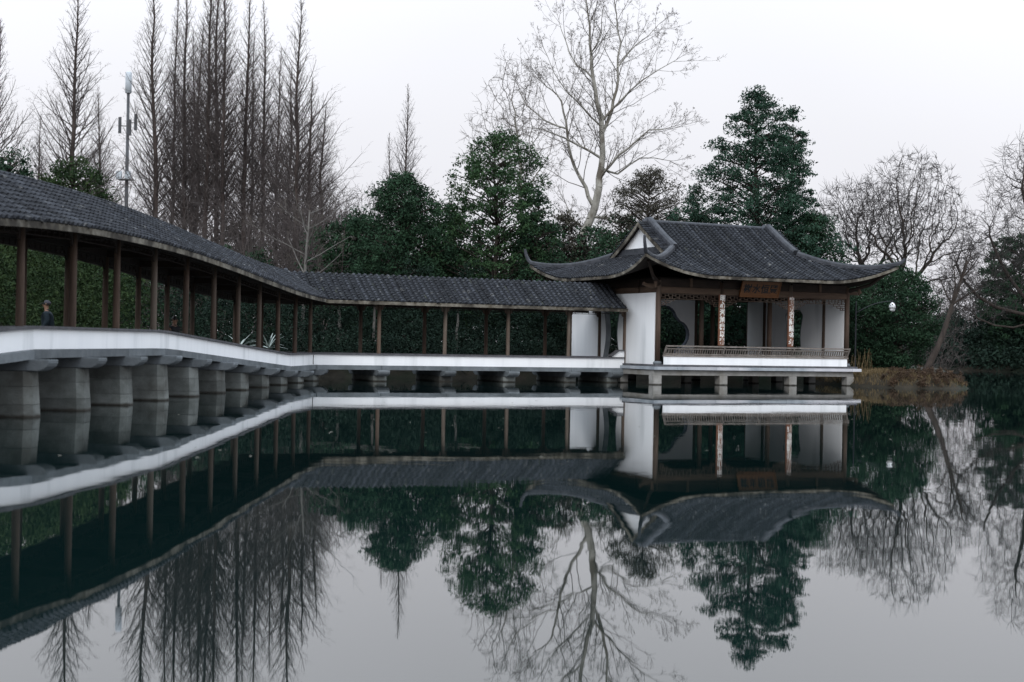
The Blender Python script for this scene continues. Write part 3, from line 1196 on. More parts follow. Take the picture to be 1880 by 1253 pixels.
# beams
for a, b in zip(UC, UC[1:]):
    for v in (V0, V1):
        MB().uvbox(a + 0.05, b - 0.05, v - 0.07, v + 0.07, 3.76, 4.02).build('beam', 'wood_beam', pav, bevel=0.012)
        MB().uvbox(a + 0.05, b - 0.05, v - 0.05, v + 0.05, 4.03, 4.36).build('beam_panel', 'wood_dark', pav)
        m_ = (a + b) / 2
        MB().uvbox(m_ - 0.06, m_ + 0.06, v - 0.10, v + 0.10, 4.03, 4.40).build('bracket_block', 'wood_beam', pav)
    for v in (52.4, 57.0):
        MB().uvbox(a + 0.05, b - 0.05, v - 0.07, v + 0.07, 3.78, 4.04).build('beam', 'wood_dark', pav)
for u in (U0, U1):
    for a, b in ((V0, 52.4), (52.4, 57.0), (57.0, V1)):
        MB().uvbox(u - 0.07, u + 0.07, a + 0.08, b - 0.08, 3.785, 4.03).build('beam', 'wood_beam', pav, bevel=0.012)
        MB().uvbox(u - 0.05, u + 0.05, a + 0.08, b - 0.08, 4.035, 4.37).build('beam_panel', 'wood_dark', pav)
MB().uvbox(U0 + 0.1, U1 - 0.1, V0 + 0.1, V1 - 0.1, 4.39, 4.43).build('light_block_ceiling', 'wood_dark', pav)  # unseen sheet added to block light over the pavilion interior


# side walls with vase-shaped doorways, back wall with a quatrefoil opening
def vase():
    c = (53.47 + 55.72) / 2 + 0.05
    L, Rr = [], []
    for i in range(25):
        t = i / 24
        z = 0.792 + t * 2.55
        hw = 0.80 - 0.24 * math.sin(math.pi * min(1, t * 1.05)) ** 1.3 - 0.10 * t
        if t > 0.9:
            hw -= (t - 0.9) * 2.6
        L.append((c - hw, z))
        Rr.append((c + hw, z))
    return L, Rr


L_, R_ = vase()
for u, nm in ((U0, 'wall'), (U1, 'wall')):
    outer = [(V0 + 0.10, 0.792)] + [(V1 - 0.05, 0.792), (V1 - 0.05, 3.775), (V0 + 0.10, 3.775)]
    hole = [(a, z + 0.004) for a, z in L_] + [(a, z + 0.004) for a, z in R_[::-1]]
    w = wall_with_hole(outer, hole, 0.20)
    w.v = [tuple(UV(u - 0.10 + t, a, z)) for a, t, z in w.v]
    w.build(nm, 'plaster', pav)
    rim = MB()
    loop = [UV(u, a, z) for a, z in L_] + [UV(u, a, z) for a, z in R_[::-1]]
    rings = []
    ctr = UV(u, (L_[0][0] + R_[0][0]) / 2, 2.0)
    for p in loop:
        inn = Vector((ctr.x - p.x, ctr.y - p.y, 0)).normalized() * 0.03
        rings.append([p - UDIR * 0.115 + inn * 0.0, p + UDIR * 0.115 + inn * 0.0, p + UDIR * 0.115 + inn, p - UDIR * 0.115 + inn])
    rim.sweep(rings)
    rim.build('door_frame', 'stone_slab', pav)
ac, zc = 35.25, 2.12
hole = []
d_, r_ = 0.70, 0.68
for q in range(4):
    th = q * math.pi / 2
    cx, cz = d_ * math.cos(th), d_ * math.sin(th)
    for i in range(15):
        a = th - math.pi * 0.74 + 1.48 * math.pi * i / 14
        x, z = cx + r_ * math.cos(a), cz + r_ * math.sin(a)
        if (math.cos(th) * x + math.sin(th) * z) >= abs(-math.sin(th) * x + math.cos(th) * z) - 1e-6:
            hole.append((ac + x, zc + z))
outer = [(UC[1] + 0.1, 0.792), (UC[2] - 0.1, 0.792), (UC[2] - 0.1, 3.775), (UC[1] + 0.1, 3.775)]
w = wall_with_hole(outer, hole, 0.18)
w.v = [tuple(UV(a, V1 - 0.09 + t, z)) for a, t, z in w.v]
w.build('wall', 'plaster', pav)
rim = MB()
rings = []
for a, z in hole + [hole[0]]:
    s_ = 1 - 0.045 / max(0.3, math.hypot(a - ac, z - zc))
    ai, zi = ac + (a - ac) * s_, zc + (z - zc) * s_
    rings.append([UV(a, V1 - 0.115, z), UV(a, V1 + 0.115, z), UV(ai, V1 + 0.115, zi), UV(ai, V1 - 0.115, zi)])
rim.sweep(rings, caps=False).build('window_frame', 'window_trim', pav)
for a, b in ((UC[0], UC[1]), (UC[2], UC[3])):
    MB().uvbox(a + 0.14, b - 0.14, V1 - 0.08, V1 + 0.08, 0.792, 1.10).build('back_parapet', 'plaster', pav)
    MB().uvbox(a + 0.14, b - 0.14, V1 - 0.16, V1 + 0.14, 1.103, 1.16).build('bench_plank', 'coping', pav)

# front parapet and leaning seat-back railing
MB().uvbox(U0 + 0.16, U1 - 0.14, V0 - 0.25, V0 - 0.215, 0.792, 1.125).build('parapet', 'plaster', pav)
MB().uvbox(U0 + 0.16, U1 - 0.10, V0 - 0.28, V0 - 0.145, 1.128, 1.185).build('bench_plank', 'rail_wood', pav)
rail = MB()
lean = lambda t: V0 - 0.20 - 0.20 * t
for zz, t, hgt in ((1.23, 0.05, 0.06), (1.455, 0.62, 0.05), (1.565, 0.95, 0.062)):
    rail.uvbox(U0 + 0.18, U1 - 0.10, lean(t) - 0.03, lean(t) + 0.03, zz - hgt / 2, zz + hgt / 2)
ro = rail.build('railing', 'rail_wood', pav)
post = MB().bar((0, 0, 1.19), (0, -0.22, 1.585), 0.06, 0.06).mesh('railing_post')
bal = MB().bar((0, 0.0, 1.235), (-0.035, -0.115, 1.45), 0.046, 0.03).mesh('baluster')
for u in [U0 + 0.2] + [UC[1] - 0.02, UC[1] + 1.78, UC[2] - 0.02, U1 - 1.5, U1 - 0.13]:
    o = link('railing_post', post, 'rail_wood', ro)
    o.location = UV(u, V0 - 0.19)
    o.rotation_euler = (0, 0, R(25))
u = U0 + 0.28
while u < U1 - 0.16:
    o = link('baluster', bal, 'rail_wood', ro)
    o.location = UV(u, lean(0.05))
    o.rotation_euler = (0, 0, R(25))
    u += 0.118

# fretwork friezes under the front beam, stepping down at the posts
for (a, b) in zip(UC, UC[1:]):
    fr = MB()
    a2, b2 = a + 0.14, b - 0.14

    def hb(x0, x1, z):
        fr.uvbox(x0, x1, V0 - 0.016, V0 + 0.016, z - 0.011, z + 0.011)

    def vb(x, z0, z1):
        fr.uvbox(x - 0.011, x + 0.011, V0 - 0.0155, V0 + 0.0155, z0, z1)
    zt = 3.735
    hb(a2, b2, zt)
    hb(a2 + 0.75, b2 - 0.75, zt - 0.20)
    n = int((b2 - a2) / 0.17)
    for i in range(n + 1):
        x = a2 + (b2 - a2) * i / n
        vb(x, zt - (0.20 if i % 2 else 0.12), zt)
        if i < n:
            x1 = a2 + (b2 - a2) * (i + 1) / n
            hb(x, x1, zt - (0.07 if i % 2 else 0.13))
    for sg, e in ((1, a2), (-1, b2)):
        for st in range(4):
            x0, x1 = sorted((e, e + sg * (0.80 - 0.19 * st)))
            hb(x0, x1, zt - 0.20 - 0.085 * st)
            vb(e + sg * (0.80 - 0.19 * st), zt - 0.20 - 0.085 * st, zt - 0.10 - 0.085 * st)
            vb(e + sg * (0.40 - 0.10 * st), zt - 0.20 - 0.085 * st, zt - 0.12 - 0.085 * st)
    fr.build('fretwork_frieze', 'wood', pav)


# ------------------------------------------------------------------ plaque and couplet boards
def glyphs(txt, size, vertical=False, squash=1.0, bold=0.0):
    cu = bpy.data.curves.new('lettering', 'FONT')
    cu.body = txt
    cu.size = size
    cu.align_x = 'CENTER'
    cu.align_y = 'CENTER'
    cu.extrude = 0.004
    cu.offset = bold
    o = bpy.data.objects.new('tmp_text', cu)
    COL.objects.link(o)
    dg = bpy.context.evaluated_depsgraph_get()
    me = bpy.data.meshes.new_from_object(o.evaluated_get(dg))
    bpy.data.objects.remove(o)
    return me


plq = empty('name_plaque', UV(35.3, V0 - 0.25, 4.05), 'orange-brown name plaque with four dark characters under the pavilion eave', 'plaque')
tilt = R(20)
axx, axy = UDIR.copy(), (-VDIR * math.sin(tilt) + Vector((0, 0, 1)) * math.cos(tilt)).normalized()
axn = axx.cross(axy).normalized()
o_ = UV(35.3, V0 - 0.24, 4.06)
MB().frame_box(o_, axx, axy, axn, (-0.98, -0.33, -0.03), (0.98, 0.33, 0.02)).build('board', 'plaque', plq, bevel=0.01)
fr = MB()
for lo, hi in (((-1.0, -0.36, -0.03), (1.0, -0.315, 0.045)), ((-1.0, 0.315, -0.03), (1.0, 0.36, 0.045)), ((-1.0, -0.313, -0.03), (-0.955, 0.313, 0.045)), ((0.955, -0.313, -0.03), (1.0, 0.313, 0.045))):
    fr.frame_box(o_, axx, axy, axn, lo, hi)
fr.build('frame', 'plaque', plq)
M_ = Matrix((axx, axy, axn)).transposed().to_4x4()
for i, ch in enumerate('榭水恒豐'):
    g = link('character', glyphs(ch, 0.42, bold=0.008), 'plaque_ink', plq)
    g.matrix_basis = Matrix.Translation(o_ + axx * (-0.66 + 0.44 * i) + axy * -0.01 + axn * 0.024) @ M_


def couplet(u, txt, label):
    root = empty('couplet_board', UV(u, V0 - 0.15, 1.6), label, 'sign', 'couplet boards on the front columns')
    z0, z1 = 1.62, 3.78
    rings = []
    for z in (z0, z1):
        ring = []
        for rr in (0.145, 0.165):
            ang = [R(-160 + 10 * i) for i in range(15)]
            if rr == 0.165:
                ang = ang[::-1]
            ring += [UV(u + rr * math.cos(a), V0 + rr * math.sin(a), z) for a in ang]
        rings.append(ring)
    MB().sweep(rings).build('board', 'couplet', root)
    n = len(txt)
    for i, ch in enumerate(txt):
        me = glyphs(ch, 0.29, bold=0.010)
        zc_ = z1 - 0.17 - (z1 - z0 - 0.34) * i / (n - 1)
        for vtx in me.vertices:
            a = R(-88) + vtx.co.x / 0.168
            rr = 0.1665 + vtx.co.z + 0.004
            p = UV(u + rr * math.cos(a), V0 + rr * math.sin(a), zc_ + vtx.co.y)
            vtx.co = p
        link('character', me, 'couplet_ink', root)


couplet(UC[1], '明心湖旭書以春', 'dark board of white characters wrapped on the front column left of the plaque')
couplet(UC[2], '窗有谷詩說多年', 'dark board of white characters wrapped on the front column right of the plaque')

# ------------------------------------------------------------------ lamp beside the pavilion
lp = pix(1571, 600, 65.5)
lamp = empty('lamp_post', (lp.x, lp.y, gz1(lp.x, lp.y)), 'slim dark lamp post with curved arm and white globe right of the pavilion', 'lamp')
zt = pix(1571, 553, 65.5).z
MB().tube([(lp.x, lp.y, -0.9), (lp.x, lp.y, 0.9), (lp.x, lp.y, zt)], [0.05, 0.04, 0.03], 8).build('post', 'iron', lamp)
aend = pix(1640, 553, 65.5)
pts = []
for i in range(9):
    t = i / 8
    p = Vector((lp.x, lp.y, zt - 0.55)).lerp(Vector((aend.x, aend.y, aend.z)), t)
    p.z += 0.14 * math.sin(math.pi * t)
    pts.append(p)
MB().tube(pts, 0.018, 6).build('arm', 'iron', lamp)
gc = Vector((aend.x - 0.04, aend.y, aend.z))
prof = [(-0.06, 0.02), (-0.10, 0.07), (-0.17, 0.125), (-0.25, 0.155), (-0.32, 0.16), (-0.325, 0.13), (-0.40, 0.135), (-0.46, 0.11), (-0.49, 0.02)]
MB().tube([gc + Vector((0, 0, z)) for z, r in prof], [r for z, r in prof], 16).build('globe', 'lamp_glass', lamp, smooth=True)
MB().tube([gc + Vector((0, 0, 0.03)), gc + Vector((0, 0, -0.06))], 0.03, 8).build('socket', 'iron', lamp)


# ------------------------------------------------------------------ trees
class Segs:
    def __init__(self):
        self.a, self.b, self.ra, self.rb = [], [], [], []

    def add(self, a, b, ra, rb):
        self.a.append(tuple(a))
        self.b.append(tuple(b))
        self.ra.append(ra)
        self.rb.append(rb)

    def mesh(self, name, n=3, smooth=True):
        return tubes(name, np.array(self.a), np.array(self.b), np.array(self.ra), np.array(self.rb), n, smooth)


def tubes(name, A, B, ra, rb, n=3, smooth=True):
    D = B - A
    D /= np.maximum(1e-9, np.linalg.norm(D, axis=1))[:, None]
    ref = np.where(np.abs(D[:, 2:3]) < 0.9, np.array([[0, 0, 1.0]]), np.array([[1.0, 0, 0]]))
    S = np.cross(D, ref)
    S /= np.linalg.norm(S, axis=1)[:, None]
    T = np.cross(S, D)
    th = np.arange(n) * 2 * np.pi / n
    ring = S[:, None, :] * np.cos(th)[None, :, None] + T[:, None, :] * np.sin(th)[None, :, None]
    VA = A[:, None, :] + ring * ra[:, None, None]
    VB = B[:, None, :] + ring * rb[:, None, None]
    V = np.concatenate([VA, VB], 1).reshape(-1, 3)
    base = np.arange(len(A)) * 2 * n
    k = np.arange(n)
    k2 = (k + 1) % n
    Fq = np.stack([base[:, None] + k, base[:, None] + k2, base[:, None] + n + k2, base[:, None] + n + k], 2).reshape(-1, 4)
    return np_mesh(name, V, Fq, smooth)


def rnd_dir(rg, d, ang, az=None):
    a = d.orthogonal().normalized()
    b = d.cross(a)
    az = rg.uniform(0, 2 * math.pi) if az is None else az
    return (d * math.cos(ang) + (a * math.cos(az) + b * math.sin(az)) * math.sin(ang)).normalized()


def grow(segs, rg, p, d, L, r, lvl, P, tips=None):
    n = P['steps'][lvl]
    nb = P['nb'][lvl] if lvl < len(P['nb']) else 0
    st = L / n
    start = P['start'][lvl] if lvl < len(P['start']) else 0
    kids = sorted(rg.uniform(start, 1.0) for _ in range(nb))
    ki = 0
    az0 = rg.uniform(0, 6.28)
    r1 = r * P['taper'][lvl]
    for i in range(n):
        j = P['wig'][lvl]
        d = (d + Vector((rg.uniform(-j, j), rg.uniform(-j, j), rg.uniform(-j, j) + P['up'][lvl]))).normalized()
        q = p + d * st
        ra, rb = r + (r1 - r) * i / n, r + (r1 - r) * (i + 1) / n
        (segs[0] if lvl < P['fine'] else segs[1]).add(p, q, ra, rb)
        while ki < nb and kids[ki] <= (i + 1) / n:
            t = (kids[ki] - i / n) * n
            az0 += 2.4
            cd = rnd_dir(rg, d, P['ang'][lvl] * rg.uniform(0.75, 1.25), az0 + rg.uniform(-0.5, 0.5))
            cl = L * P['ratio'][lvl] * rg.uniform(0.65, 1.1) * (1.0 - 0.45 * kids[ki])
            grow(segs, rg, p.lerp(q, t), cd, cl, max(P['rmin'], min(rb * 0.75, rb * P['rr'][lvl])), lvl + 1, P, tips)
            ki += 1
        p = q
    if tips is not None and lvl >= P.get('tiplvl', 99):
        tips.append(p.copy())


def leaves(rg, C, rad, per, size, flat=0.7, up=0.5):
    """quads: clump centres C (N,3), clump radius, leaves per clump"""
    C = np.asarray(C, float)
    n = len(C) * per
    off = rg.normal(size=(n, 3))
    off /= np.linalg.norm(off, axis=1)[:, None]
    off *= (rg.random(n) ** 0.5)[:, None] * (np.repeat(rad, per) if np.ndim(rad) else rad)[..., None] if np.ndim(rad) else (rg.random(n) ** 0.5)[:, None] * rad
    off[:, 2] *= flat
    c = np.repeat(C, per, 0) + off
    nrm = rg.normal(size=(n, 3))
    nrm[:, 2] += up
    nrm += off / np.maximum(1e-6, np.linalg.norm(off, axis=1))[:, None] * 0.6
    nrm /= np.linalg.norm(nrm, axis=1)[:, None]
    t = rg.normal(size=(n, 3))
    t -= nrm * (t * nrm).sum(1)[:, None]
    t /= np.linalg.norm(t, axis=1)[:, None]
    b = np.cross(nrm, t)
    s = size * rg.uniform(0.6, 1.3, n)[:, None]
    V = np.stack([c - t * s, c - b * s * 0.42 + nrm * s * 0.1, c + t * s, c + b * s * 0.42 + nrm * s * 0.1], 1)
    return V.reshape(-1, 3)


def leaf_mesh(name, V):
    return np_mesh(name, V, np.arange(len(V)).reshape(-1, 4))


def set_tree(name, label, group, x, y, parts, rz=0.0, sc=1.0, z=None):
    """parts: list of (part name, mesh, material)"""
    root = empty(name, (x, y, (gz1(x, y) - 0.08) if z is None else z), label, 'tree', group, rz, sc)
    for nm, me, m in parts:
        o = bpy.data.objects.new(nm, me)
        if not me.materials:
            me.materials.append(MATS[m])
        COL.objects.link(o)
        o.parent = root
    return root


# --- dawn redwoods: tall straight bare trees, fine ascending branches
def redwood(seed, h, spread, low=0.16, r=0.24):
    rg = random.Random(seed)
    tr, tw = Segs(), Segs()
    p = Vector((0, 0, 0))
    pts = [p.copy()]
    n = 14
    for i in range(n):
        p = p + Vector((rg.uniform(-0.10, 0.10), rg.uniform(-0.10, 0.10), h / n))
        pts.append(p.copy())
    rad = [r * 0.85 * (1 - i / n) ** 0.9 + 0.016 for i in range(n + 1)]
    for i in range(n):
        tr.add(pts[i], pts[i + 1], rad[i], rad[i + 1])
    az = 0
    nbr = int(h * 7.0)
    P = dict(steps=[6, 3, 2], nb=[13, 4], start=[0.12, 0.2], taper=[0.25, 0.4, 0.5], wig=[0.08, 0.16, 0.25], up=[0.10, 0.06, 0.02], ang=[0.65, 0.7],
             ratio=[0.42, 0.5], rmin=0.0050, rr=[0.5, 0.6], fine=0)
    for i in range(nbr):
        t = low + (1 - low) * ((i + rg.random()) / nbr) ** 0.92
        z = t * h
        k = min(n - 1, int(t * n))
        q = pts[k].lerp(pts[k + 1], t * n - k)
        az += 2.399 + rg.uniform(-0.5, 0.5)
        L = 1.75 * spread * (min(1.0, (1 - t) * 1.35 + 0.05)) * rg.uniform(0.55, 1.12) * (0.75 if t < low + 0.12 else 1)
        el = R(rg.uniform(18, 44) + 26 * t)
        d = Vector((math.cos(az) * math.cos(el), math.sin(az) * math.cos(el), math.sin(el)))
        grow([tr, tw], rg, q, d, L, min(0.05, 0.010 + 0.010 * L), 0, dict(P, nb=[max(4, int(10 * min(1, L / spread))), 4]))
    return tr.mesh('trunk', 7), tw.mesh('branches', 3)


RW = [redwood(11, 25, 3.3), redwood(12, 25, 2.9, 0.22), redwood(13, 25, 3.6, 0.12), redwood(14, 25, 2.6, 0.3, 0.2)]


def plant_redwood(xi, ytop, d, var, label, rz, group='bare redwoods behind the walkway', wide=1.0):
    top = pix(xi, ytop, d)
    hgt = top.z - 0.9
    s = hgt / 25.0
    base = pix(xi - 4, 600, d)
    t_, b_ = RW[var]
    set_tree('redwood_tree', label, group, base.x, d, [('trunk', t_, 'bark_red'), ('crown', b_, 'twig_red')], rz, (s * wide, s * wide, s))


RWS = [
    (-4, 40, 88, 2, 'bare redwood cut by the left picture edge above the walkway roof', 0.3, 1.15),
    (135, -35, 92, 0, 'lone tall bare redwood left of the antenna mast', 1.2, 1.2),
    (178, 165, 104, 2, 'short bare redwood close beside the antenna mast', 2.2, 1.1),
    (65, 215, 118, 1, 'small distant bare redwood between the two leftmost redwoods', 2.9, 1.25),
    (288, -60, 90, 1, 'thick-trunked bare redwood just right of the antenna mast', 0.9, 1.1),
    (312, -15, 97, 3, 'slim bare redwood second right of the antenna mast', 4.1, 1.0),
    (338, -50, 95, 1, 'bare redwood third right of the antenna mast', 2.0, 1.0),
    (352, 60, 108, 0, 'farther thin bare redwood fourth right of the antenna mast', 5.2, 0.9),
    (375, -95, 92, 3, 'bare redwood left of the close trunk pair in the grove', 3.3, 1.1),
    (398, -110, 95, 1, 'left trunk of the close redwood pair mid-grove', 1.7, 0.9),
    (412, -85, 91, 3, 'right trunk of the close redwood pair mid-grove', 0.4, 1.0),
    (446, -30, 93, 1, 'bare redwood with forked top right of the close pair', 2.6, 1.05),
    (460, 60, 108, 0, 'farther thin bare redwood behind the fork-topped one', 3.9, 0.9),
    (481, 5, 96, 3, 'bare redwood between the fork-topped one and the last tall one', 5.6, 1.1),
    (508, 95, 104, 2, 'lower bare redwood just left of the last tall one', 4.4, 0.9),
    (547, -5, 90, 2, 'last tall bare redwood at the right end of the grove', 0.1, 1.12),
    (362, 40, 114, 0, 'distant redwood behind the left side of the close pair', 2.7, 1.2),
    (528, 130, 108, 2, 'low broad redwood touching the last tall one', 3.6, 1.3),
    (568, 150, 100, 1, 'short redwood just right of the last tall one', 2.1, 1.5),
    (590, 195, 106, 0, 'short wide bare redwood at the right foot of the grove', 2.4, 1.5),
    (745, 160, 116, 0, 'pointed bare redwood standing alone above the evergreens', 1.0, 1.0),
    (712, 250, 122, 2, 'small faint redwood left of the pointed lone one', 3.0, 0.9),
]
for xi, yt, d, var, lab, rz, wide in RWS:
    plant_redwood(xi, yt, d, var, lab, rz, wide=wide)

# --- broadleaf evergreens: clumps of leaves on a shaped crown


def evergreen(seed, h, prof, nclump, per, leaf, crad=0.55, bark='bark_dark', z0=0.12, wob=0.28, flat=0.7, tiers=0, hollow=0.45):
    """prof(t) -> crown radius at height fraction t"""
    rg = np.random.default_rng(seed)
    ph = rg.uniform(0, 6.28, 6)
    C = []
    while len(C) < nclump:
        t = z0 + (1 - z0) * rg.random()
        az = rg.uniform(0, 2 * np.pi)
        rr = prof(t) * (1 + wob * (0.5 * math.sin(3 * az + ph[0] + 5 * t) + 0.35 * math.sin(5 * az + ph[1] - 9 * t) + 0.35 * math.sin(2 * az + ph[2] + 14 * t)))
        if tiers:
            rr *= 0.72 + 0.42 * (1 - ((t * tiers + 0.12 * math.sin(2 * az + ph[3])) % 1.0))
        if rg.random() > (rr / max(prof(0.3), prof(0.5), 0.1)) + 0.15:
            continue
        q = (hollow + (1 - hollow) * rg.random() ** 0.6) if rg.random() < 0.8 else rg.random()
        zz = t * h - (0.10 * rr * q if tiers else 0)
        C.append((math.cos(az) * rr * q, math.sin(az) * rr * q, zz))
    C = np.array(C)
    C = C[rg.random(len(C)) < 0.86]
    cr_ = crad * rg.uniform(0.55, 1.2, len(C))
    V = leaves(rg, C, cr_, int(per * 1.35), leaf * 0.80, flat=flat)
    sg = Segs()
    n = 8
    top = h * 0.93
    px = [(0.12 * math.sin(i * 1.1 + ph[4]), 0.12 * math.cos(i * 0.9 + ph[5]), top * i / n) for i in range(n + 1)]
    r0 = 0.013 * h + 0.05
    for i in range(n):
        sg.add(px[i], px[i + 1], r0 * (1 - i / n) + 0.02, r0 * (1 - (i + 1) / n) + 0.02)
    for c in C[:: max(1, len(C) // 170)]:
        k = max(0.08 * top, c[2] - 0.45 * math.hypot(c[0], c[1]))
        i = min(n - 1, int(k / top * n))
        a = np.array(px[i]) + (np.array(px[i + 1]) - np.array(px[i])) * (k / top * n - i)
        m = (a + c) / 2 + np.array([0, 0, 0.1])
        sg.add(a, m, 0.045, 0.03)
        sg.add(m, c, 0.03, 0.012)
    return sg.mesh('trunk', 6), leaf_mesh('crown', V)


def dome(r, bot=0.25, top=1.0, pw=0.55):
    def f(t):
        if t < bot:
            return r * (0.55 + 0.45 * t / bot)
        x = (t - bot) / (1 - bot)
        return r * max(0.02, 1 - x ** 2) ** pw
    return f


def cone(r, bot=0.15, pw=0.85):
    def f(t):
        if t < bot:
            return r * (0.6 + 0.4 * t / bot)
        return r * max(0.015, 1 - (t - bot) / (1 - bot)) ** pw
    return f


def plant_green(name, label, xi, ytop, d, width_px, prof, seed, m, nclump, per, leaf, group='evergreens behind the pavilion and walkway', **kw):
    b = pix(xi, 620, d)
    g = gz1(b.x, d) - 0.1
    h = pix(xi, ytop, d).z - g
    r = width_px / 2 / FPX * d
    t_, c_ = evergreen(seed, h, prof(r), nclump, per, leaf, **kw)
    set_tree(name, label, group, b.x, d, [('trunk', t_, 'bark_dark'), ('crown', c_, m)], z=g)


plant_green('camphor_tree', 'broad dark camphor tree beneath the lone pointed redwood', 735, 322, 73, 205, lambda r: dome(r, 0.3, pw=0.5), 21, 'leaf_deep', 700, 46, 0.105)
plant_green('camphor_tree', 'tall loose camphor tree left of the pale plane tree', 905, 240, 73.5, 215, lambda r: dome(r, 0.34, pw=0.50), 22, 'leaf_mid', 680, 44, 0.105, wob=0.42, crad=0.5)
plant_green('camphor_tree', 'lower camphor bough mass between the tall camphor and plane trunk', 985, 350, 72.5, 120, lambda r: dome(r, 0.35), 23, 'leaf_deep', 190, 42, 0.105, wob=0.4)
plant_green('cedar_tree', 'tall tiered conical evergreen behind the pavilion roof', 1384, 158, 75, 330, lambda r: cone(r, 0.30, 0.66), 24, 'leaf_pine', 1250, 44, 0.10, wob=0.42, tiers=9, crad=0.58, flat=0.45)
plant_green('cedar_tree', 'shorter spire pressed against the tall conical evergreen', 1447, 200, 76.5, 170, lambda r: cone(r, 0.35, 0.7), 25, 'leaf_pine', 420, 44, 0.10, wob=0.4, tiers=8, crad=0.52, flat=0.45)
plant_green('evergreen_tree', 'dusky small-leaved round tree left of the conical evergreen', 1185, 310, 80, 200, lambda r: dome(r, 0.45, pw=0.45), 26, 'leaf_dusky', 560, 50, 0.08)
plant_green('evergreen_tree', 'low dark evergreen filling between the brushy tree and broad camphor', 652, 385, 78, 110, lambda r: dome(r, 0.45), 41, 'leaf_deep', 190, 34, 0.13)
plant_green('evergreen_tree', 'low dark evergreen filling the gap between the two camphors', 822, 372, 79, 110, lambda r: dome(r, 0.45), 42, 'leaf_deep', 190, 34, 0.13)
plant_green('evergreen_tree', 'low dark evergreen left of the pale plane trunk', 1035, 395, 80, 110, lambda r: dome(r, 0.45), 43, 'leaf_dusky', 190, 34, 0.13)
plant_green('evergreen_tree', 'low dark evergreen behind the pavilion gable', 1135, 385, 82, 120, lambda r: dome(r, 0.45), 44, 'leaf_deep', 190, 34, 0.13)
plant_green('evergreen_tree', 'dark round evergreen left behind the pavilion ridge', 1275, 350, 76, 150, lambda r: dome(r, 0.4), 27, 'leaf_pine', 330, 46, 0.10)
plant_green('evergreen_tree', 'low dark evergreen above the right slope of the pavilion roof', 1490, 392, 75, 120, lambda r: dome(r, 0.4), 28, 'leaf_deep', 280, 46, 0.10)
plant_green('osmanthus_tree', 'dense rounded dark evergreen right beside the pavilion', 1622, 490, 68, 190, lambda r: dome(r, 0.45, pw=0.42), 29, 'leaf_deep', 640, 60, 0.085, z0=0.06, hollow=0.6, wob=0.18)
plant_green('evergreen_tree', 'big dark evergreen at the right picture edge over the water', 1872, 432, 120, 150, lambda r: dome(r, 0.45, pw=0.45), 30, 'leaf_deep', 520, 60, 0.15, z0=0.03, hollow=0.5)
plant_green('evergreen_tree', 'dark evergreen peeping over the walkway roof far left', 130, 292, 62, 190, lambda r: dome(r, 0.5), 31, 'leaf_bright', 420, 46, 0.10)
plant_green('evergreen_tree', 'black-green evergreen in the corner above the walkway roof', 10, 270, 66, 140, lambda r: dome(r, 0.5), 32, 'leaf_deep', 260, 46, 0.10)


# --- bare spreading trees
def colonize(att, nodes, par, step, infl, kill, iters, seed, up=0.0, jit=0.25):
    """branches reach for points scattered through the crown; returns nodes and parents"""
    rg = np.random.default_rng(seed)
    nodes = [tuple(q) for q in nodes]
    par = list(par)
    N = np.array(nodes)
    d = np.full(len(att), 1e9)
    idx = np.zeros(len(att), int)
    new0 = 0
    for it in range(iters):
        fresh = N[new0:]
        if len(fresh):
            D2 = ((att[:, None, :] - fresh[None]) ** 2).sum(2)
            j = D2.argmin(1)
            dm = np.sqrt(D2[np.arange(len(att)), j])
            better = dm < d
            d = np.where(better, dm, d)
            idx = np.where(better, j + new0, idx)
        keep = d > kill
        att, d, idx = att[keep], d[keep], idx[keep]
        act = d < infl
        if not act.any():
            break
        acc = np.zeros((len(N), 3))
        v = att[act] - N[idx[act]]
        v /= np.linalg.norm(v, axis=1)[:, None]
        np.add.at(acc, idx[act], v)
        u = np.unique(idx[act])
        dirs = acc[u]
        dirs /= np.maximum(1e-6, np.linalg.norm(dirs, axis=1))[:, None]
        dirs += rg.normal(size=dirs.shape) * jit
        dirs[:, 2] += up
        dirs /= np.linalg.norm(dirs, axis=1)[:, None]
        new0 = len(N)
        N = np.concatenate([N, N[u] + dirs * step])
        par += list(u)
    return N, np.array(par)


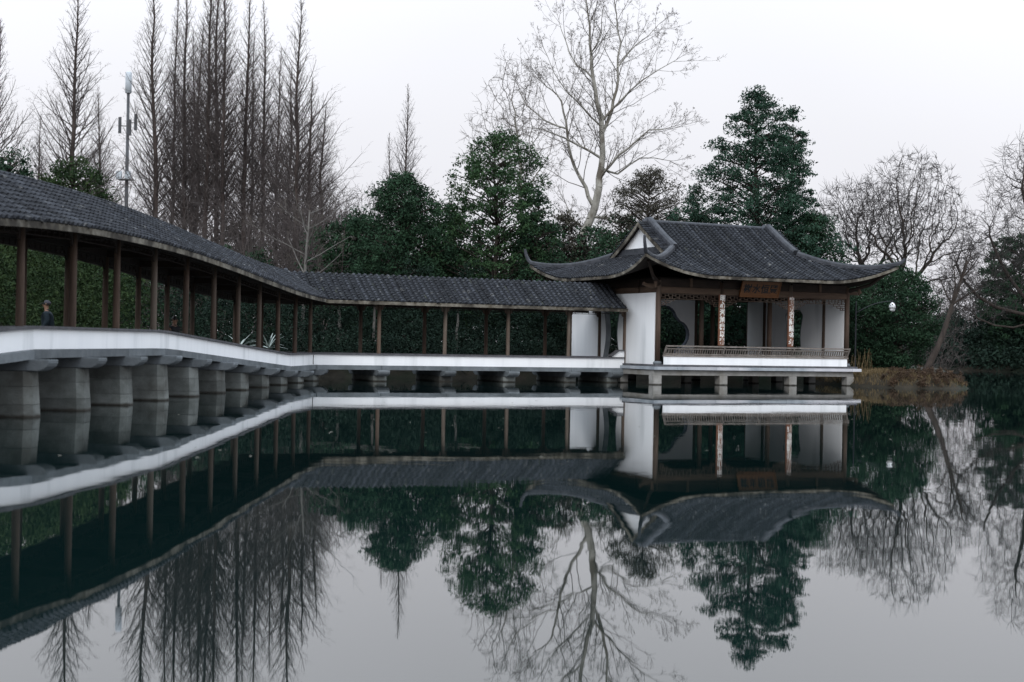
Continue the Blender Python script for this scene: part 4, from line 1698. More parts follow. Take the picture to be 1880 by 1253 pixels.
def colony_mesh(N, par, rtip, pw, seed, twigs=3, tl=(0.3, 0.7), thick=0.035, rmax=9.9, skip=0):
    """pipe-model radii, thick limbs and fine branches as two meshes, with terminal twigs"""
    rg = np.random.default_rng(seed)
    n = len(N)
    area = np.zeros(n)
    kids = np.zeros(n, int)
    for i in range(n - 1, 0, -1):
        if area[i] == 0:
            area[i] = rtip ** pw
        if par[i] >= 0:
            area[par[i]] += area[i]
            kids[par[i]] += 1
    r = np.minimum(rmax, np.maximum(rtip, area) ** 0 * np.maximum(rtip ** pw, area) ** (1 / pw))
    sel = np.array([i for i in range(max(1, skip), n) if par[i] >= 0])
    A, B, ra, rb = N[par[sel]], N[sel], np.minimum(r[par[sel]], r[sel] * 1.35), r[sel]
    big = ra > thick
    tips = np.where(kids == 0)[0]
    tips = tips[tips >= skip]
    T = np.repeat(tips, twigs)
    dv = N[T] - N[par[T]]
    dv /= np.maximum(1e-6, np.linalg.norm(dv, axis=1))[:, None]
    dv = dv + rg.normal(size=dv.shape) * 0.55
    dv /= np.linalg.norm(dv, axis=1)[:, None]
    ln = rg.uniform(tl[0], tl[1], len(T))[:, None]
    m = N[T] + dv * ln * 0.5
    e = m + (dv + rg.normal(size=dv.shape) * 0.3) * ln * 0.5
    o = np.full(len(T), rtip)
    fa = np.concatenate([A[~big], N[T], m])
    fb = np.concatenate([B[~big], m, e])
    fra = np.concatenate([ra[~big], o, o * 0.8])
    frb = np.concatenate([rb[~big], o * 0.8, o * 0.5])
    return (A[big], B[big], ra[big], rb[big]), (fa, fb, fra, frb), e


def blob(rg, n, lobes):
    """points inside a union of ellipsoids [(centre, radii)], denser outside"""
    out = []
    vol = np.array([a[1][0] * a[1][1] * a[1][2] for a in lobes])
    for c, rad in lobes:
        k = int(n * rad[0] * rad[1] * rad[2] / vol.sum())
        v = rg.normal(size=(k, 3))
        v /= np.linalg.norm(v, axis=1)[:, None]
        v *= (rg.random(k) ** 0.42)[:, None]
        out.append(np.array(c) + v * np.array(rad))
    return np.concatenate(out)


def colony_tree(name, label, xi, d, seed, natt, lobes, trunk, step, infl, kill, rtip, pw, bark, twig, group=None, twigs=3, tl=(0.3, 0.7), rmax=9.9, up=0.03, thick=0.035, limbs=()):
    rg = np.random.default_rng(seed)
    att = blob(rg, natt, lobes)
    par = [-1] + list(range(len(trunk) - 1))
    trunk = list(trunk)
    e0 = len(trunk) - 1
    for lb in limbs:
        for i, q in enumerate(lb):
            par.append(e0 if i == 0 else len(trunk) - 1)
            trunk.append(q)
    N, P_ = colonize(att, trunk, par, step, infl, kill, 160, seed, up)
    tk, fn, _ = colony_mesh(N, P_, rtip, pw, seed, twigs, tl, thick=thick, rmax=rmax)
    b = pix(xi, 640, d)
    return set_tree(name, label, group, b.x, d, [('trunk', tubes('trunk', *tk, 7), bark), ('crown', tubes('crown', *fn, 3), twig)])


def bare(seed, base_dirs, P, r0, L0_, n=3, trunk=None):
    rg = random.Random(seed)
    a, b = Segs(), Segs()
    z0 = 0.0
    if trunk:
        z0, rt = trunk
        for i in range(4):
            a.add((0.05 * math.sin(i * 2.0), 0, z0 * i / 4), (0.05 * math.sin(i * 2.0 + 2.0) if i < 3 else 0.0, 0, z0 * (i + 1) / 4 + (0.1 if i == 3 else 0)), rt * (1.15 - 0.06 * i), rt * (1.09 - 0.06 * i))
    for d, L, r in base_dirs:
        grow([a, b], rg, Vector((0, 0, z0)), Vector(d).normalized(), L, r, 0, P)
    return a.mesh('trunk', 6), b.mesh('branches', 3)


PW = dict(steps=[8, 6, 5, 4, 3], nb=[5, 6, 6, 5], start=[0.25, 0.25, 0.25, 0.2], taper=[0.35, 0.35, 0.4, 0.5, 0.6], wig=[0.16, 0.22, 0.24, 0.26, 0.3],
          up=[0.06, 0.05, 0.05, 0.03, 0.02], ang=[0.75, 0.75, 0.75, 0.8], ratio=[0.62, 0.55, 0.5, 0.55], rmin=0.007, rr=[0.6, 0.55, 0.5, 0.5], fine=2)


def put_bare(name, label, xi, d, seed, dirs, P, bark, twig, group=None, rz=0.0, zb=None, stem=None):
    t_, b_ = bare(seed, dirs, P, 0, 0, trunk=stem)
    b = pix(xi, 640, d)
    set_tree(name, label, group, b.x, d, [('trunk', t_, bark), ('crown', b_, twig)], rz, 1.0, zb)


colony_tree('willow_tree', 'bare round-crowned tree with forked trunk above the pavilion right eave', 1590, 86, 5, 3800,
            [((-0.9, 0, 8.6), (2.9, 2.6, 2.7)), ((1.3, 0.3, 8.2), (2.4, 2.4, 2.6)), ((-2.2, 0, 6.4), (1.6, 1.8, 1.6))],
            [(0, 0, 0), (0.05, 0, 1.2), (-0.05, 0, 2.4), (0.05, 0, 3.5), (0.0, 0, 4.4)], 0.26, 2.0, 0.36, 0.0098, 2.05, 'bark_dark', 'twig_dark', 'bare round-crowned trees', twigs=6, tl=(0.3, 0.75), rmax=0.22)
colony_tree('willow_tree', 'bare round-crowned tree, taller of the two by the right bush', 1648, 83, 8, 5000,
            [((0.6, 0, 9.3), (3.0, 2.8, 3.3)), ((-1.4, 0.4, 8.4), (2.0, 2.2, 2.4)), ((2.7, -0.2, 7.4), (2.2, 2.2, 2.2)), ((2.8, 0, 5.0), (2.0, 1.5, 0.9))],
            [(0, 0, 0), (0.1, 0, 1.3), (0.0, 0, 2.6), (0.15, 0, 3.7), (0.25, 0, 4.6)], 0.26, 2.0, 0.36, 0.0098, 2.05, 'bark_dark', 'twig_dark', 'bare round-crowned trees', twigs=6, tl=(0.3, 0.75), rmax=0.25)
colony_tree('bare_tree', 'bare tree with long upswept branches at the right picture edge', 1916, 84, 9, 6200,
            [((-1.2, 0, 11.8), (2.6, 2.6, 5.2)), ((-3.7, 0.2, 9.6), (2.6, 2.4, 2.6)), ((-4.2, 0, 7.0), (2.2, 2.0, 1.4)), ((2.5, 0, 10), (2, 2, 3))],
            [(0, 0, 0), (0, 0, 1.5), (-0.05, 0, 3.0), (0.05, 0, 4.5), (0, 0, 6.0)], 0.30, 2.2, 0.40, 0.0098, 2.05, 'bark_dark', 'twig_dark', twigs=5, tl=(0.5, 1.1), rmax=0.28, up=0.35,
            limbs=[[(-0.7, 0, 6.3), (-1.7, 0, 6.5), (-2.9, 0, 6.8), (-3.9, 0.1, 7.4), (-4.7, 0.2, 8.3), (-5.2, 0.2, 9.3)],
                   [(-0.5, 0.3, 6.7), (-1.2, 0.4, 7.6), (-2.0, 0.4, 8.6), (-2.7, 0.3, 9.8), (-3.2, 0.3, 11.0)],
                   [(-0.2, 0, 7.2), (-0.5, -0.1, 8.6), (-0.9, -0.1, 10.2), (-1.1, -0.2, 12.0), (-1.5, -0.2, 13.8)],
                   [(-0.9, -0.4, 5.9), (-2.0, -0.5, 5.6), (-3.1, -0.5, 5.7), (-4.1, -0.5, 6.1)], [(0.5, 0, 7.5), (0.9, 0, 9.5)]])
PLN = dict(PW, up=[0.03, 0.06, 0.05, 0.03, 0.02], nb=[9, 7, 6, 4], wig=[0.08, 0.18, 0.22, 0.25, 0.3], start=[0.5, 0.25, 0.2, 0.2], ratio=[0.5, 0.5, 0.5, 0.5])
put_bare('leaning_tree', 'dark bare tree leaning right from the grassy point', 1690, 64.3, 14,
         [((0.58, 0.0, 1), 6.0, 0.17)], PLN, 'bark_dark', 'twig_dark')
PSP = dict(PW, nb=[7, 5, 4, 3], start=[0.15, 0.2, 0.2, 0.2], up=[0.02, 0.03, 0.03, 0.02, 0.01], ratio=[0.75, 0.4, 0.5, 0.5], wig=[0.05, 0.10, 0.15, 0.2, 0.2], rr=[0.5, 0.5, 0.5, 0.5], ang=[0.95, 0.6, 0.6, 0.6])
put_bare('bare_sapling', 'pale-stemmed bare sapling fanning out over the walkway bend', 556, 66, 17,
         [((0.0, 0, 1), 7.0, 0.11)], dict(PSP, start=[0.5, 0.2, 0.2, 0.2], nb=[12, 5, 4, 3], ratio=[0.62, 0.4, 0.5, 0.5]), 'bark_grey', 'twig_plane')
# brushy bare trees: two crowns, re-used
BR = []
for sd in (71, 72, 73):
    rg_ = np.random.default_rng(sd)
    att = blob(rg_, 2200, [((0, 0, 6.2), (2.9, 2.9, 3.4)), ((1.0, 0.5, 4.0), (2.6, 2.6, 2.2)), ((-1.2, -0.4, 4.4), (2.4, 2.4, 2.4))])
    tr_ = [(0, 0, 0), (0.03, 0, 0.5), (0, 0, 1.0), (0, 0.03, 1.6)]
    N_, P_ = colonize(att, tr_, [-1, 0, 1, 2], 0.26, 2.4, 0.42, 150, sd, 0.18)
    tk, fn, _ = colony_mesh(N_, P_, 0.0088, 2.1, sd, 5, (0.3, 0.8), rmax=0.16)
    BR.append((tubes('trunk', *tk, 6), tubes('crown', *fn, 3)))
for i, (xi, d, L, lab) in enumerate(((1742, 150, 11.5, 'reddish bare tree far across the water behind the leaning trunk'),
                                     (1795, 170, 13.5, 'far bare tree left of the dark edge evergreen'),
                                     (1066, 92, 10.0, 'brushy bare tree right behind the pale plane trunk'),
                                     (1018, 90, 8.6, 'brushy bare tree left behind the pale plane trunk'),
                                     (642, 88, 10.4, 'brushy bare tree between the redwood grove and broad camphor'),
                                     (598, 82, 9.4, 'brushy bare tree behind the fanning sapling'),
                                     (540, 84, 9.6, 'brushy bare tree under the last tall redwood'),
                                     (485, 80, 8.8, 'brushy bare tree left of the fanning sapling'),
                                     (372, 82, 9.8, 'brushy bare tree below the close redwood pair'),
                                     (222, 86, 11.0, 'brushy bare tree at the foot of the antenna mast'),
                                     (165, 88, 9.6, 'brushy bare tree between the lone redwood and the mast'),
                                     (1712, 106, 8.0, 'low reddish bare tree on the far bank right of the bush'))):
    b = pix(xi, 640, d)
    t_, c_ = BR[i % 3]
    k = L / 9.8
    set_tree('bare_tree', lab, 'brushy bare trees', b.x, d, [('trunk', t_, 'bark_red'), ('crown', c_, 'twig_red')], 1.3 * i, (k, k, k))


# --- the pale plane tree: limbs laid out by hand, twigs grown on them
def plane_tree():
    rg = random.Random(77)
    D0 = 88.0
    limbs = [
        ([(1000, 1190), (1018, 1110), (1040, 1030), (1085, 930), (1108, 830), (1118, 740), (1122, 640), (1118, 520), (1092, 400), (1074, 300), (1066, 180), (1058, 60), (1050, -50)], 0.313, 0.027, 0),
        ([(1078, 905), (1050, 830), (1000, 740), (972, 640), (962, 540), (942, 450), (900, 400), (850, 360)], 0.129, 0.023, 1.2),
        ([(1112, 790), (1160, 730), (1240, 655), (1330, 575), (1440, 560)], 0.102, 0.018, -1.5),
        ([(1122, 590), (1165, 490), (1185, 400), (1190, 300), (1205, 190), (1185, 60), (1170, -40)], 0.116, 0.018, 1.5),
        ([(1125, 530), (1200, 450), (1300, 355), (1450, 265)], 0.082, 0.016, -1.0),
        ([(1085, 960), (1180, 985), (1290, 940), (1420, 905)], 0.088, 0.018, -2.0),
        ([(1028, 1110), (1100, 1095), (1195, 1078)], 0.068, 0.027, -1.5),
        ([(1045, 1015), (985, 965), (960, 900)], 0.082, 0.023, 1.0),
        ([(1112, 740), (1190, 770), (1290, 700), (1420, 712)], 0.082, 0.016, 2.2),
        ([(1116, 700), (1010, 640), (900, 590), (800, 565)], 0.088, 0.018, -1.8),
        ([(965, 570), (870, 535), (790, 470), (750, 380)], 0.061, 0.016, 1.4),
        ([(1082, 350), (1010, 290), (960, 180), (930, 90)], 0.061, 0.014, 1.8),
        ([(1070, 240), (1120, 140), (1130, 20)], 0.048, 0.014, -1.5),
        ([(1190, 300), (1270, 200), (1370, 110)], 0.054, 0.014, 1.2),
        ([(1118, 560), (1030, 470), (960, 400), (880, 250)], 0.068, 0.014, -2.4),
    ]
    tr, tw = Segs(), Segs()
    P = dict(steps=[6, 5, 3, 2], nb=[7, 4, 2], start=[0.2, 0.2, 0.15], taper=[0.3, 0.4, 0.5, 0.6], wig=[0.14, 0.2, 0.26, 0.3], up=[0.05, 0.04, 0.02, 0.0],
             ang=[0.7, 0.7, 0.8], ratio=[0.40, 0.5, 0.5], rmin=0.0078, rr=[0.55, 0.55, 0.55], fine=0, tiplvl=2)
    tips = []
    seeds = []
    base = None
    for pts, r0, r1, dd in limbs:
        n = len(pts)
        W3 = [pix(640 + x / 2.409, y / 2.409, D0) for x, y in pts]
        for i, q in enumerate(W3):
            k = dd * i / (n - 1)
            q.x *= (D0 + k) / D0
            q.z = EYE + (q.z - EYE) * (D0 + k) / D0
            q.y = D0 + k
        if base is None:
            base = W3[0].copy()
        cum = 0
        for i in range(n - 1):
            a, b = W3[i], W3[i + 1]
            ra, rb = r0 + (r1 - r0) * i / (n - 1), r0 + (r1 - r0) * (i + 1) / (n - 1)
            m1 = a.lerp(b, 0.5) + Vector((rg.uniform(-1, 1), rg.uniform(-1, 1), rg.uniform(-1, 1))) * (0.06 * (b - a).length)
            tr.add(a, m1, ra, (ra + rb) / 2)
            tr.add(m1, b, (ra + rb) / 2, rb)
            main = r0 > 0.25
            if main and i < 5:
                continue
            m = max(2, int((b - a).length * (2.1 if not main else 2.8)))
            for j in range(m):
                q = a.lerp(b, (j + rg.random()) / m)
                d = rnd_dir(rg, (b - a).normalized(), rg.uniform(0.45, 1.15))
                d.z += 0.22
                d.y *= 1.15
                d.normalize()
                grow([tr, tw], rg, q, d, rg.uniform(1.6, 4.2) * (0.75 if i == n - 2 else 1), min(0.035, rb * 0.4 + 0.008), 0, P, tips)
        grow([tr, tw], rg, W3[-1], (W3[-1] - W3[-2]).normalized(), 1.7, r1, 0, P, tips)
        grow([tr, tw], rg, W3[-1], rnd_dir(rg, (W3[-1] - W3[-2]).normalized(), 0.5), 1.5, r1, 0, P, tips)
    tips = [tuple(t) for t in tips]
    base.z = gz1(base.x, base.y) - 0.2
    tr.add(base, pix(640 + 1000 / 2.409, 1190 / 2.409, D0), 0.40, 0.31)
    # a few hanging seed balls and dead leaves
    rgn = np.random.default_rng(3)
    tp = np.array(tips)
    sel = tp[rgn.random(len(tp)) < 0.10]
    sel = sel - np.array([0, 0, 0.06])
    V = leaves(rgn, sel, 0.06, 2, 0.038, up=0.0)
    root = empty('plane_tree', base, 'tall pale-barked bare plane tree left of the pavilion roof', 'tree')
    for nm, me, m in (('trunk', tr.mesh('trunk', 8), 'bark_plane'), ('crown', tw.mesh('crown', 3), 'twig_plane'), ('seed_balls', leaf_mesh('seed_balls', V), 'seed')):
        link(nm, me, m, root)


plane_tree()
# its fainter neighbour behind the tall camphor
colony_tree('plane_tree', 'thin bare plane tree rising behind the tall camphor', 965, 100, 33, 2600,
            [((-1.2, 0, 16.2), (2.6, 2.4, 4.6)), ((-2.9, 0.3, 14.5), (2.0, 2.0, 2.8)), ((0.6, 0, 14.0), (2.0, 2.0, 3.0))],
            [(0, 0, 0), (0, 0, 2), (-0.1, 0, 4), (-0.1, 0, 6), (-0.3, 0, 8), (-0.5, 0, 10), (-0.6, 0, 11.5)], 0.34, 2.8, 0.52, 0.0115, 2.05, 'bark_plane', 'twig_plane', twigs=4, tl=(0.4, 0.9), rmax=0.16, up=0.12)

# ------------------------------------------------------------------ undergrowth (masses nobody could count)
rgn = np.random.default_rng(8)


def thicket(name, label, pts, m, per, leaf, crad, flat=0.8):
    """pts: list of (x, y, height, radius) bushes"""
    C = []
    for x, y, h, r in pts:
        g = gz1(x, y)
        k = int(10 + 9 * h * r)
        a = rgn.uniform(0, 2 * np.pi, k)
        t = rgn.random(k) ** 0.75
        rr = r * np.sqrt(np.maximum(0.04, 1 - t ** 2.2)) * (0.45 + 0.55 * rgn.random(k) ** 0.5)
        C.append(np.stack([x + rr * np.cos(a), y + rr * np.sin(a), g + 0.1 + t * h], 1))
    C = np.concatenate(C)
    C = C[rgn.random(len(C)) < 0.9]
    V = leaves(rgn, C, crad * rgn.uniform(0.5, 1.25, len(C)), per, leaf, flat=flat)
    o = link(name, leaf_mesh(name, V), m)
    tag(o, label, 'shrubs', kind='stuff')


pts = []
for i in range(26):                       # beside the left arm
    y = 27 + i * 1.45
    for k in range(2):
        pts.append((-15.4 - k * 2.3 - rgn.uniform(0, 1.2) - 0.02 * i, y + rgn.uniform(-0.7, 0.7), rgn.uniform(3.6, 4.6) + k * 1.2, rgn.uniform(1.3, 1.8)))
thicket('shrubbery', 'glossy green shrubs growing beyond the left part of the walkway', pts, 'leaf_bright', 30, 0.068, 0.42)
pts = []
for i in range(30):                       # behind the level arm
    u = 13.5 + i * 0.62
    for k in range(3):
        q = UV(u + rgn.uniform(-0.4, 0.4), 61.0 + k * 2.2 + rgn.uniform(-0.6, 0.6))
        pts.append((q.x, q.y, rgn.choice([0.9, 1.6, 2.4, 3.0]) * rgn.uniform(0.8, 1.15) + k * 0.7, rgn.uniform(0.7, 1.6)))
for i in range(16):                       # behind the pavilion
    u = 30.5 + i * 0.8
    for k in range(2):
        q = UV(u, 62.8 + k * 2.2 + rgn.uniform(-0.5, 0.5))
        pts.append((q.x, q.y, rgn.uniform(2.0, 3.2) + k * 0.9, rgn.uniform(1.0, 1.6)))
for i in range(44):                       # overhanging the water's edge
    u = 13.0 + i * 0.42
    q = UV(u, 59.2 + rgn.uniform(-0.3, 0.5))
    pts.append((q.x, q.y, rgn.uniform(0.7, 1.5), rgn.uniform(0.6, 0.9)))
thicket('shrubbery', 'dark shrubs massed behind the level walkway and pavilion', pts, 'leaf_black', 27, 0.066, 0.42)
pts = []
for i in range(70):                       # belt of taller growth farther back
    x = -44 + i * 0.88
    y = 76 + rgn.uniform(-3, 8)
    pts.append((x, y, rgn.uniform(3.0, 5.4) if x < -11 else rgn.uniform(4.6, 7.6), rgn.uniform(1.6, 2.4)))
thicket('undergrowth', 'dim green belt of evergreen growth beneath the bare redwoods', pts, 'leaf_deep', 14, 0.12, 0.62)
pts = []
for i in range(60):
    pts.append((-44 + i * 1.15, 104 + rgn.uniform(-8, 12), rgn.uniform(4, 8), rgn.uniform(2.0, 3.0)))
thicket('undergrowth', 'brownish scrub filling the gaps far behind the redwood trunks', pts, 'leaf_dusky', 9, 0.21, 0.9)

for xi, d, h, r, lab in ((684, 64.5, 2.9, 0.09, 'pale slim trunk standing in the dark shrubs behind the level walkway'),
                         (626, 65.5, 2.8, 0.12, 'mottled stout trunk in the shrubs just right of the walkway bend'),
                         (840, 67.0, 2.9, 0.08, 'thin dark trunk in the shrubs mid-way along the level walkway')):
    b = pix(xi, 620, d)
    rg = random.Random(xi)
    sg = Segs()
    p = Vector((0, 0, 0))
    for i in range(6):
        q = p + Vector((rg.uniform(-0.08, 0.08), rg.uniform(-0.08, 0.08), h / 6))
        sg.add(p, q, r * (1 - 0.08 * i), r * (0.92 - 0.08 * i))
        p = q
    Cc = np.array([(p.x + 0.9 * math.cos(2.4 * i) * (0.3 + 0.1 * i), p.y + 0.9 * math.sin(2.4 * i) * (0.3 + 0.1 * i), p.z - 0.3 + 0.16 * (i % 6)) for i in range(16)])
    for c in Cc:
        sg.add(p - Vector((0, 0, 0.3)), c, 0.04, 0.012)
    set_tree('slim_tree', lab, 'slim trees in the shrubs', b.x, d, [('trunk', sg.mesh('trunk', 7), 'bark_grey'), ('crown', leaf_mesh('crown', leaves(np.random.default_rng(xi), Cc, 0.45, 60, 0.07)), 'leaf_deep')])

# brush of bare twigs below the redwoods
sg = [Segs(), Segs()]
rg = random.Random(91)
for i in range(80):
    x, y = rg.uniform(-34, -7), rg.uniform(70, 96)
    for k in range(3):
        d = Vector((rg.uniform(-0.5, 0.5), rg.uniform(-0.5, 0.5), 1)).normalized()
        grow(sg, rg, Vector((x, y, gz1(x, y))), d, rg.uniform(4.0, 8.0), 0.035, 1, dict(PW, fine=0, nb=[0, 6, 4, 2], start=[0, 0.3, 0.2, 0.2], steps=[4, 5, 3, 2, 2]))
o = link('brushwood', sg[1].mesh('brushwood', 3), 'twig_red')
tag(o, 'reddish haze of bare brushwood below the redwood trunks', 'brushwood', kind='stuff')

# far shore: woods across the water
pts = []
C, C2 = [], []
for i in range(230):
    x = rgn.uniform(30, 190)
    y = 318 + rgn.uniform(0, 50) - max(0, x - 60) * 0.36
    h = rgn.uniform(5, 14)
    k = 26
    a = rgn.uniform(0, 6.28, k)
    t = rgn.random(k)
    rr = h * 0.36 * np.sqrt(np.maximum(0.05, 1 - (2 * t - 0.9) ** 2))
    C.append(np.stack([x + rr * np.cos(a), y + rr * np.sin(a), 0.8 + t * h], 1))
V = leaves(rgn, np.concatenate(C), 1.3, 8, 0.5)
o = link('far_woods', leaf_mesh('far_woods', V), 'far_leaf')
tag(o, 'hazy grey-brown woods on the far shore across the water', 'woods', kind='stuff')
pts = []
for i in range(30):
    pts.append((43 + rgn.uniform(0, 40), 118 + rgn.uniform(-4, 30), rgn.uniform(3, 7), rgn.uniform(2, 3.4)))
for i in range(40):
    t = i / 39
    x = 37.4 + 24 * t
    pts.append((x, np.interp(x, [37, 43, 60, 70], [124, 112, 104, 103]) + rgn.uniform(0.3, 1.4), rgn.uniform(1.0, 2.6), rgn.uniform(1.0, 1.6)))
    pts.append((x + 1, np.interp(x, [37, 43, 60, 70], [124, 112, 104, 103]) + rgn.uniform(2.5, 4.5), rgn.uniform(2.0, 4.0), rgn.uniform(1.5, 2.2)))
for i in range(14):
    pts.append((38.5 + rgn.uniform(0, 1.5), 126 + i * 2.2, rgn.uniform(1.2, 3.0), rgn.uniform(1.2, 1.9)))
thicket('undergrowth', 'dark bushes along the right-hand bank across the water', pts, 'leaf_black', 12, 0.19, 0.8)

# ------------------------------------------------------------------ grassy point right of the pavilion


def blades(n, xr, yr, h, spread, w, bend, name, label, m, test=None):
    rg_ = np.random.default_rng(len(name))
    x = rg_.uniform(*xr, n)
    y = rg_.uniform(*yr, n)
    s = sdf(x, y)
    ok = s > 0.02
    if test is not None:
        ok &= test(x, y)
    x, y = x[ok], y[ok]
    z = gz(x, y)
    k = len(x)
    hh = h * rg_.uniform(0.5, 1.2, k)
    a = rg_.uniform(0, 6.28, k)
    dx, dy = np.cos(a) * spread * rg_.random(k), np.sin(a) * spread * rg_.random(k)
    b = rg_.uniform(0, 6.28, k)
    wx, wy = np.cos(b) * w, np.sin(b) * w
    p0 = np.stack([x - wx, y - wy, z - 0.03], 1)
    p1 = np.stack([x + wx, y + wy, z - 0.03], 1)
    m0 = np.stack([x + dx * 0.5, y + dy * 0.5, z + hh * 0.7], 1)
    t0 = np.stack([x + dx * bend, y + dy * bend, z + hh], 1)
    wv = np.stack([wx, wy, np.zeros(k)], 1)
    V = np.concatenate([np.stack([p0, p1, m0 + wv * 0.7, m0 - wv * 0.7], 1), np.stack([m0 - wv * 0.7, m0 + wv * 0.7, t0 + wv * 0.1, t0 - wv * 0.1], 1)], 0)
    o = link(name, leaf_mesh(name, V.reshape(-1, 3)), m)
    tag(o, label, 'grass', kind='stuff')


blades(9000, (14.2, 20.2), (60.5, 68), 0.20, 0.22, 0.010, 1.2, 'dry_grass', 'short straw-coloured dry grass on the point by the pavilion', 'grass_dry')
# reddish dead plants along the tip and the water's edge
rgd = np.random.default_rng(19)
C = []
for i in range(95):
    x, y = rgd.uniform(16.2, 20.0), rgd.uniform(60.6, 63.2)
    if sdf(np.array([x]), np.array([y]))[0] < -0.05:
        continue
    hh = rgd.uniform(0.12, 0.30) + (0.24 * rgd.random() if x > 17.9 else 0.0)
    g_ = max(0.0, gz1(x, y))
    for k in range(13):
        t = rgd.random()
        a_ = rgd.uniform(0, 6.28)
        rr = 0.20 * rgd.random() * (1.1 - 0.5 * t)
        C.append((x + rr * math.cos(a_), y + rr * math.sin(a_), g_ + hh * t))
V = leaves(rgd, np.array(C), 0.10, 9, 0.042, up=0.0)
o = link('dead_plants', leaf_mesh('dead_plants', V), 'plant_dry')
tag(o, 'rusty dead waterside plants on the tip of the grassy point', 'plants', kind='stuff')
# tall dry stalks behind the lamp
sg = Segs()
for i in range(30):
    x, y = rgd.uniform(14.9, 16.4), rgd.uniform(63.4, 65)
    z = gz1(x, y)
    sg.add((x, y, z), (x + rgd.uniform(-0.25, 0.25), y, z + rgd.uniform(0.6, 1.15)), 0.008, 0.006)
o = link('dry_stalks', sg.mesh('dry_stalks', 3), 'grass_dry')
tag(o, 'upright dry stalks at the foot of the round evergreen', 'stalks', kind='stuff')


# pale strap-leaved plants seen through the walkway columns
def strap_plant(x, y, z, n, L, label, seed):
    rg_ = random.Random(seed)
    root = empty('strap_leaved_plant', (x, y, gz1(x, y)), label, 'plant', 'pale strap-leaved plants by the walkway')
    st = MB().tube([(x, y, gz1(x, y) - 0.05), (x, y, z)], [0.07, 0.05], 7).build('stem', 'bark_grey', root)
    for i in range(n):
        a = 2.4 * i + rg_.uniform(-0.3, 0.3)
        el = rg_.uniform(0.2, 1.25)
        d = Vector((math.cos(a) * math.cos(el), math.sin(a) * math.cos(el), math.sin(el)))
        s = Vector((-math.sin(a), math.cos(a), 0)) * 0.035
        rings = []
        p = Vector((x, y, z))
        for k in range(6):
            w = (0.5, 1, 1, 0.85, 0.55, 0.1)[k]
            rings.append([p - s * w, p + Vector((0, 0, -0.012)), p + s * w, p + Vector((0, 0, 0.006))])
            p = p + d * (L / 5)
            d = (d + Vector((0, 0, -0.16))).normalized()
        MB().sweep(rings).build('leaf', 'leaf_pale', root)


for xi, yi, d, n, L, lab, sd in ((440, 640, 57.5, 16, 0.75, 'pale strap-leaved plant in the gap left of the middle walkway columns', 3),
                                 (493, 640, 58.8, 14, 0.85, 'pale strap-leaved plant with a raised stalk near the walkway bend', 4)):
    b = pix(xi, yi, d)
    strap_plant(b.x, d, 1.15, n, L, lab, sd)

# ------------------------------------------------------------------ antenna mast above the trees
mp_ = pix(236, 600, 150)
mast = empty('antenna_mast', (mp_.x, 150, gz1(mp_.x, 150)), 'slim antenna mast with white cylinder top among the bare redwoods', 'mast')
zt = pix(236, 132, 150).z
zb_ = pix(236, 172, 150).z
x_ = pix(236, 150, 150).x
MB().tube([(x_, 150, 0), (x_, 150, zb_)], [0.24, 0.15], 10).build('pole', 'mast_paint', mast, smooth=True)
MB().tube([(x_, 150, zb_), (x_, 150, zb_ + 0.05), (x_, 150, zt - 0.1), (x_, 150, zt)], [0.2, 0.33, 0.33, 0.22], 14).build('radome', 'radome', mast, smooth=True)
for dx, yy in ((-0.75, 228), (0.9, 222), (0.3, 232)):
    za = pix(236, yy + 18, 150).z
    MB().frame_box(Vector((x_ + dx, 149.7, za)), Vector((1, 0, 0)), Vector((0, 1, 0)), Vector((0, 0, 1)), (-0.14, -0.1, 0), (0.14, 0.1, 1.7)).build('panel_antenna', 'mast_paint', mast)
    MB().bar((x_, 150, za + 0.8), (x_ + dx, 149.75, za + 0.8), 0.08).build('mounting_arm', 'mast_paint', mast)
za = pix(236, 330, 150).z
for dx in (-0.7, 0.25):
    MB().frame_box(Vector((x_ + dx, 149.5, za)), Vector((1, 0, 0)), Vector((0, 1, 0)), Vector((0, 0, 1)), (-0.28, -0.2, 0), (0.28, 0.2, 0.8)).build('equipment_box', 'radome', mast)
MB().frame_box(Vector((x_, 149.8, za - 0.1)), Vector((1, 0, 0)), Vector((0, 1, 0)), Vector((0, 0, 1)), (-0.8, -0.5, 0), (0.8, 0.5, 0.06)).build('platform', 'mast_paint', mast)


# ------------------------------------------------------------------ two people in the walkway
def skin_body(name, verts, edges, rad, m, parent, lvl=2):
    me = bpy.data.meshes.new(name)
    me.from_pydata([tuple(v) for v in verts], edges, [])
    o = link(name, me, m, None)
    sk = o.modifiers.new('skin', 'SKIN')
    sk.use_smooth_shade = True
    lay = me.skin_vertices[0].data if me.skin_vertices else None
    if lay is None:
        bpy.context.view_layer.objects.active = o
        lay = me.skin_vertices[0].data
    for i, r_ in enumerate(rad):
        lay[i].radius = r_ if isinstance(r_, tuple) else (r_, r_)
        lay[i].use_root = (i == 0)
    ss = o.modifiers.new('sub', 'SUBSURF')
    ss.levels = ss.render_levels = lvl
    dg = bpy.context.evaluated_depsgraph_get()
    me2 = bpy.data.meshes.new_from_object(o.evaluated_get(dg))
    bpy.data.objects.remove(o)
    for p_ in me2.polygons:
        p_.use_smooth = True
    ob = link(name, me2, m, None)
    ob.parent = parent
    return ob


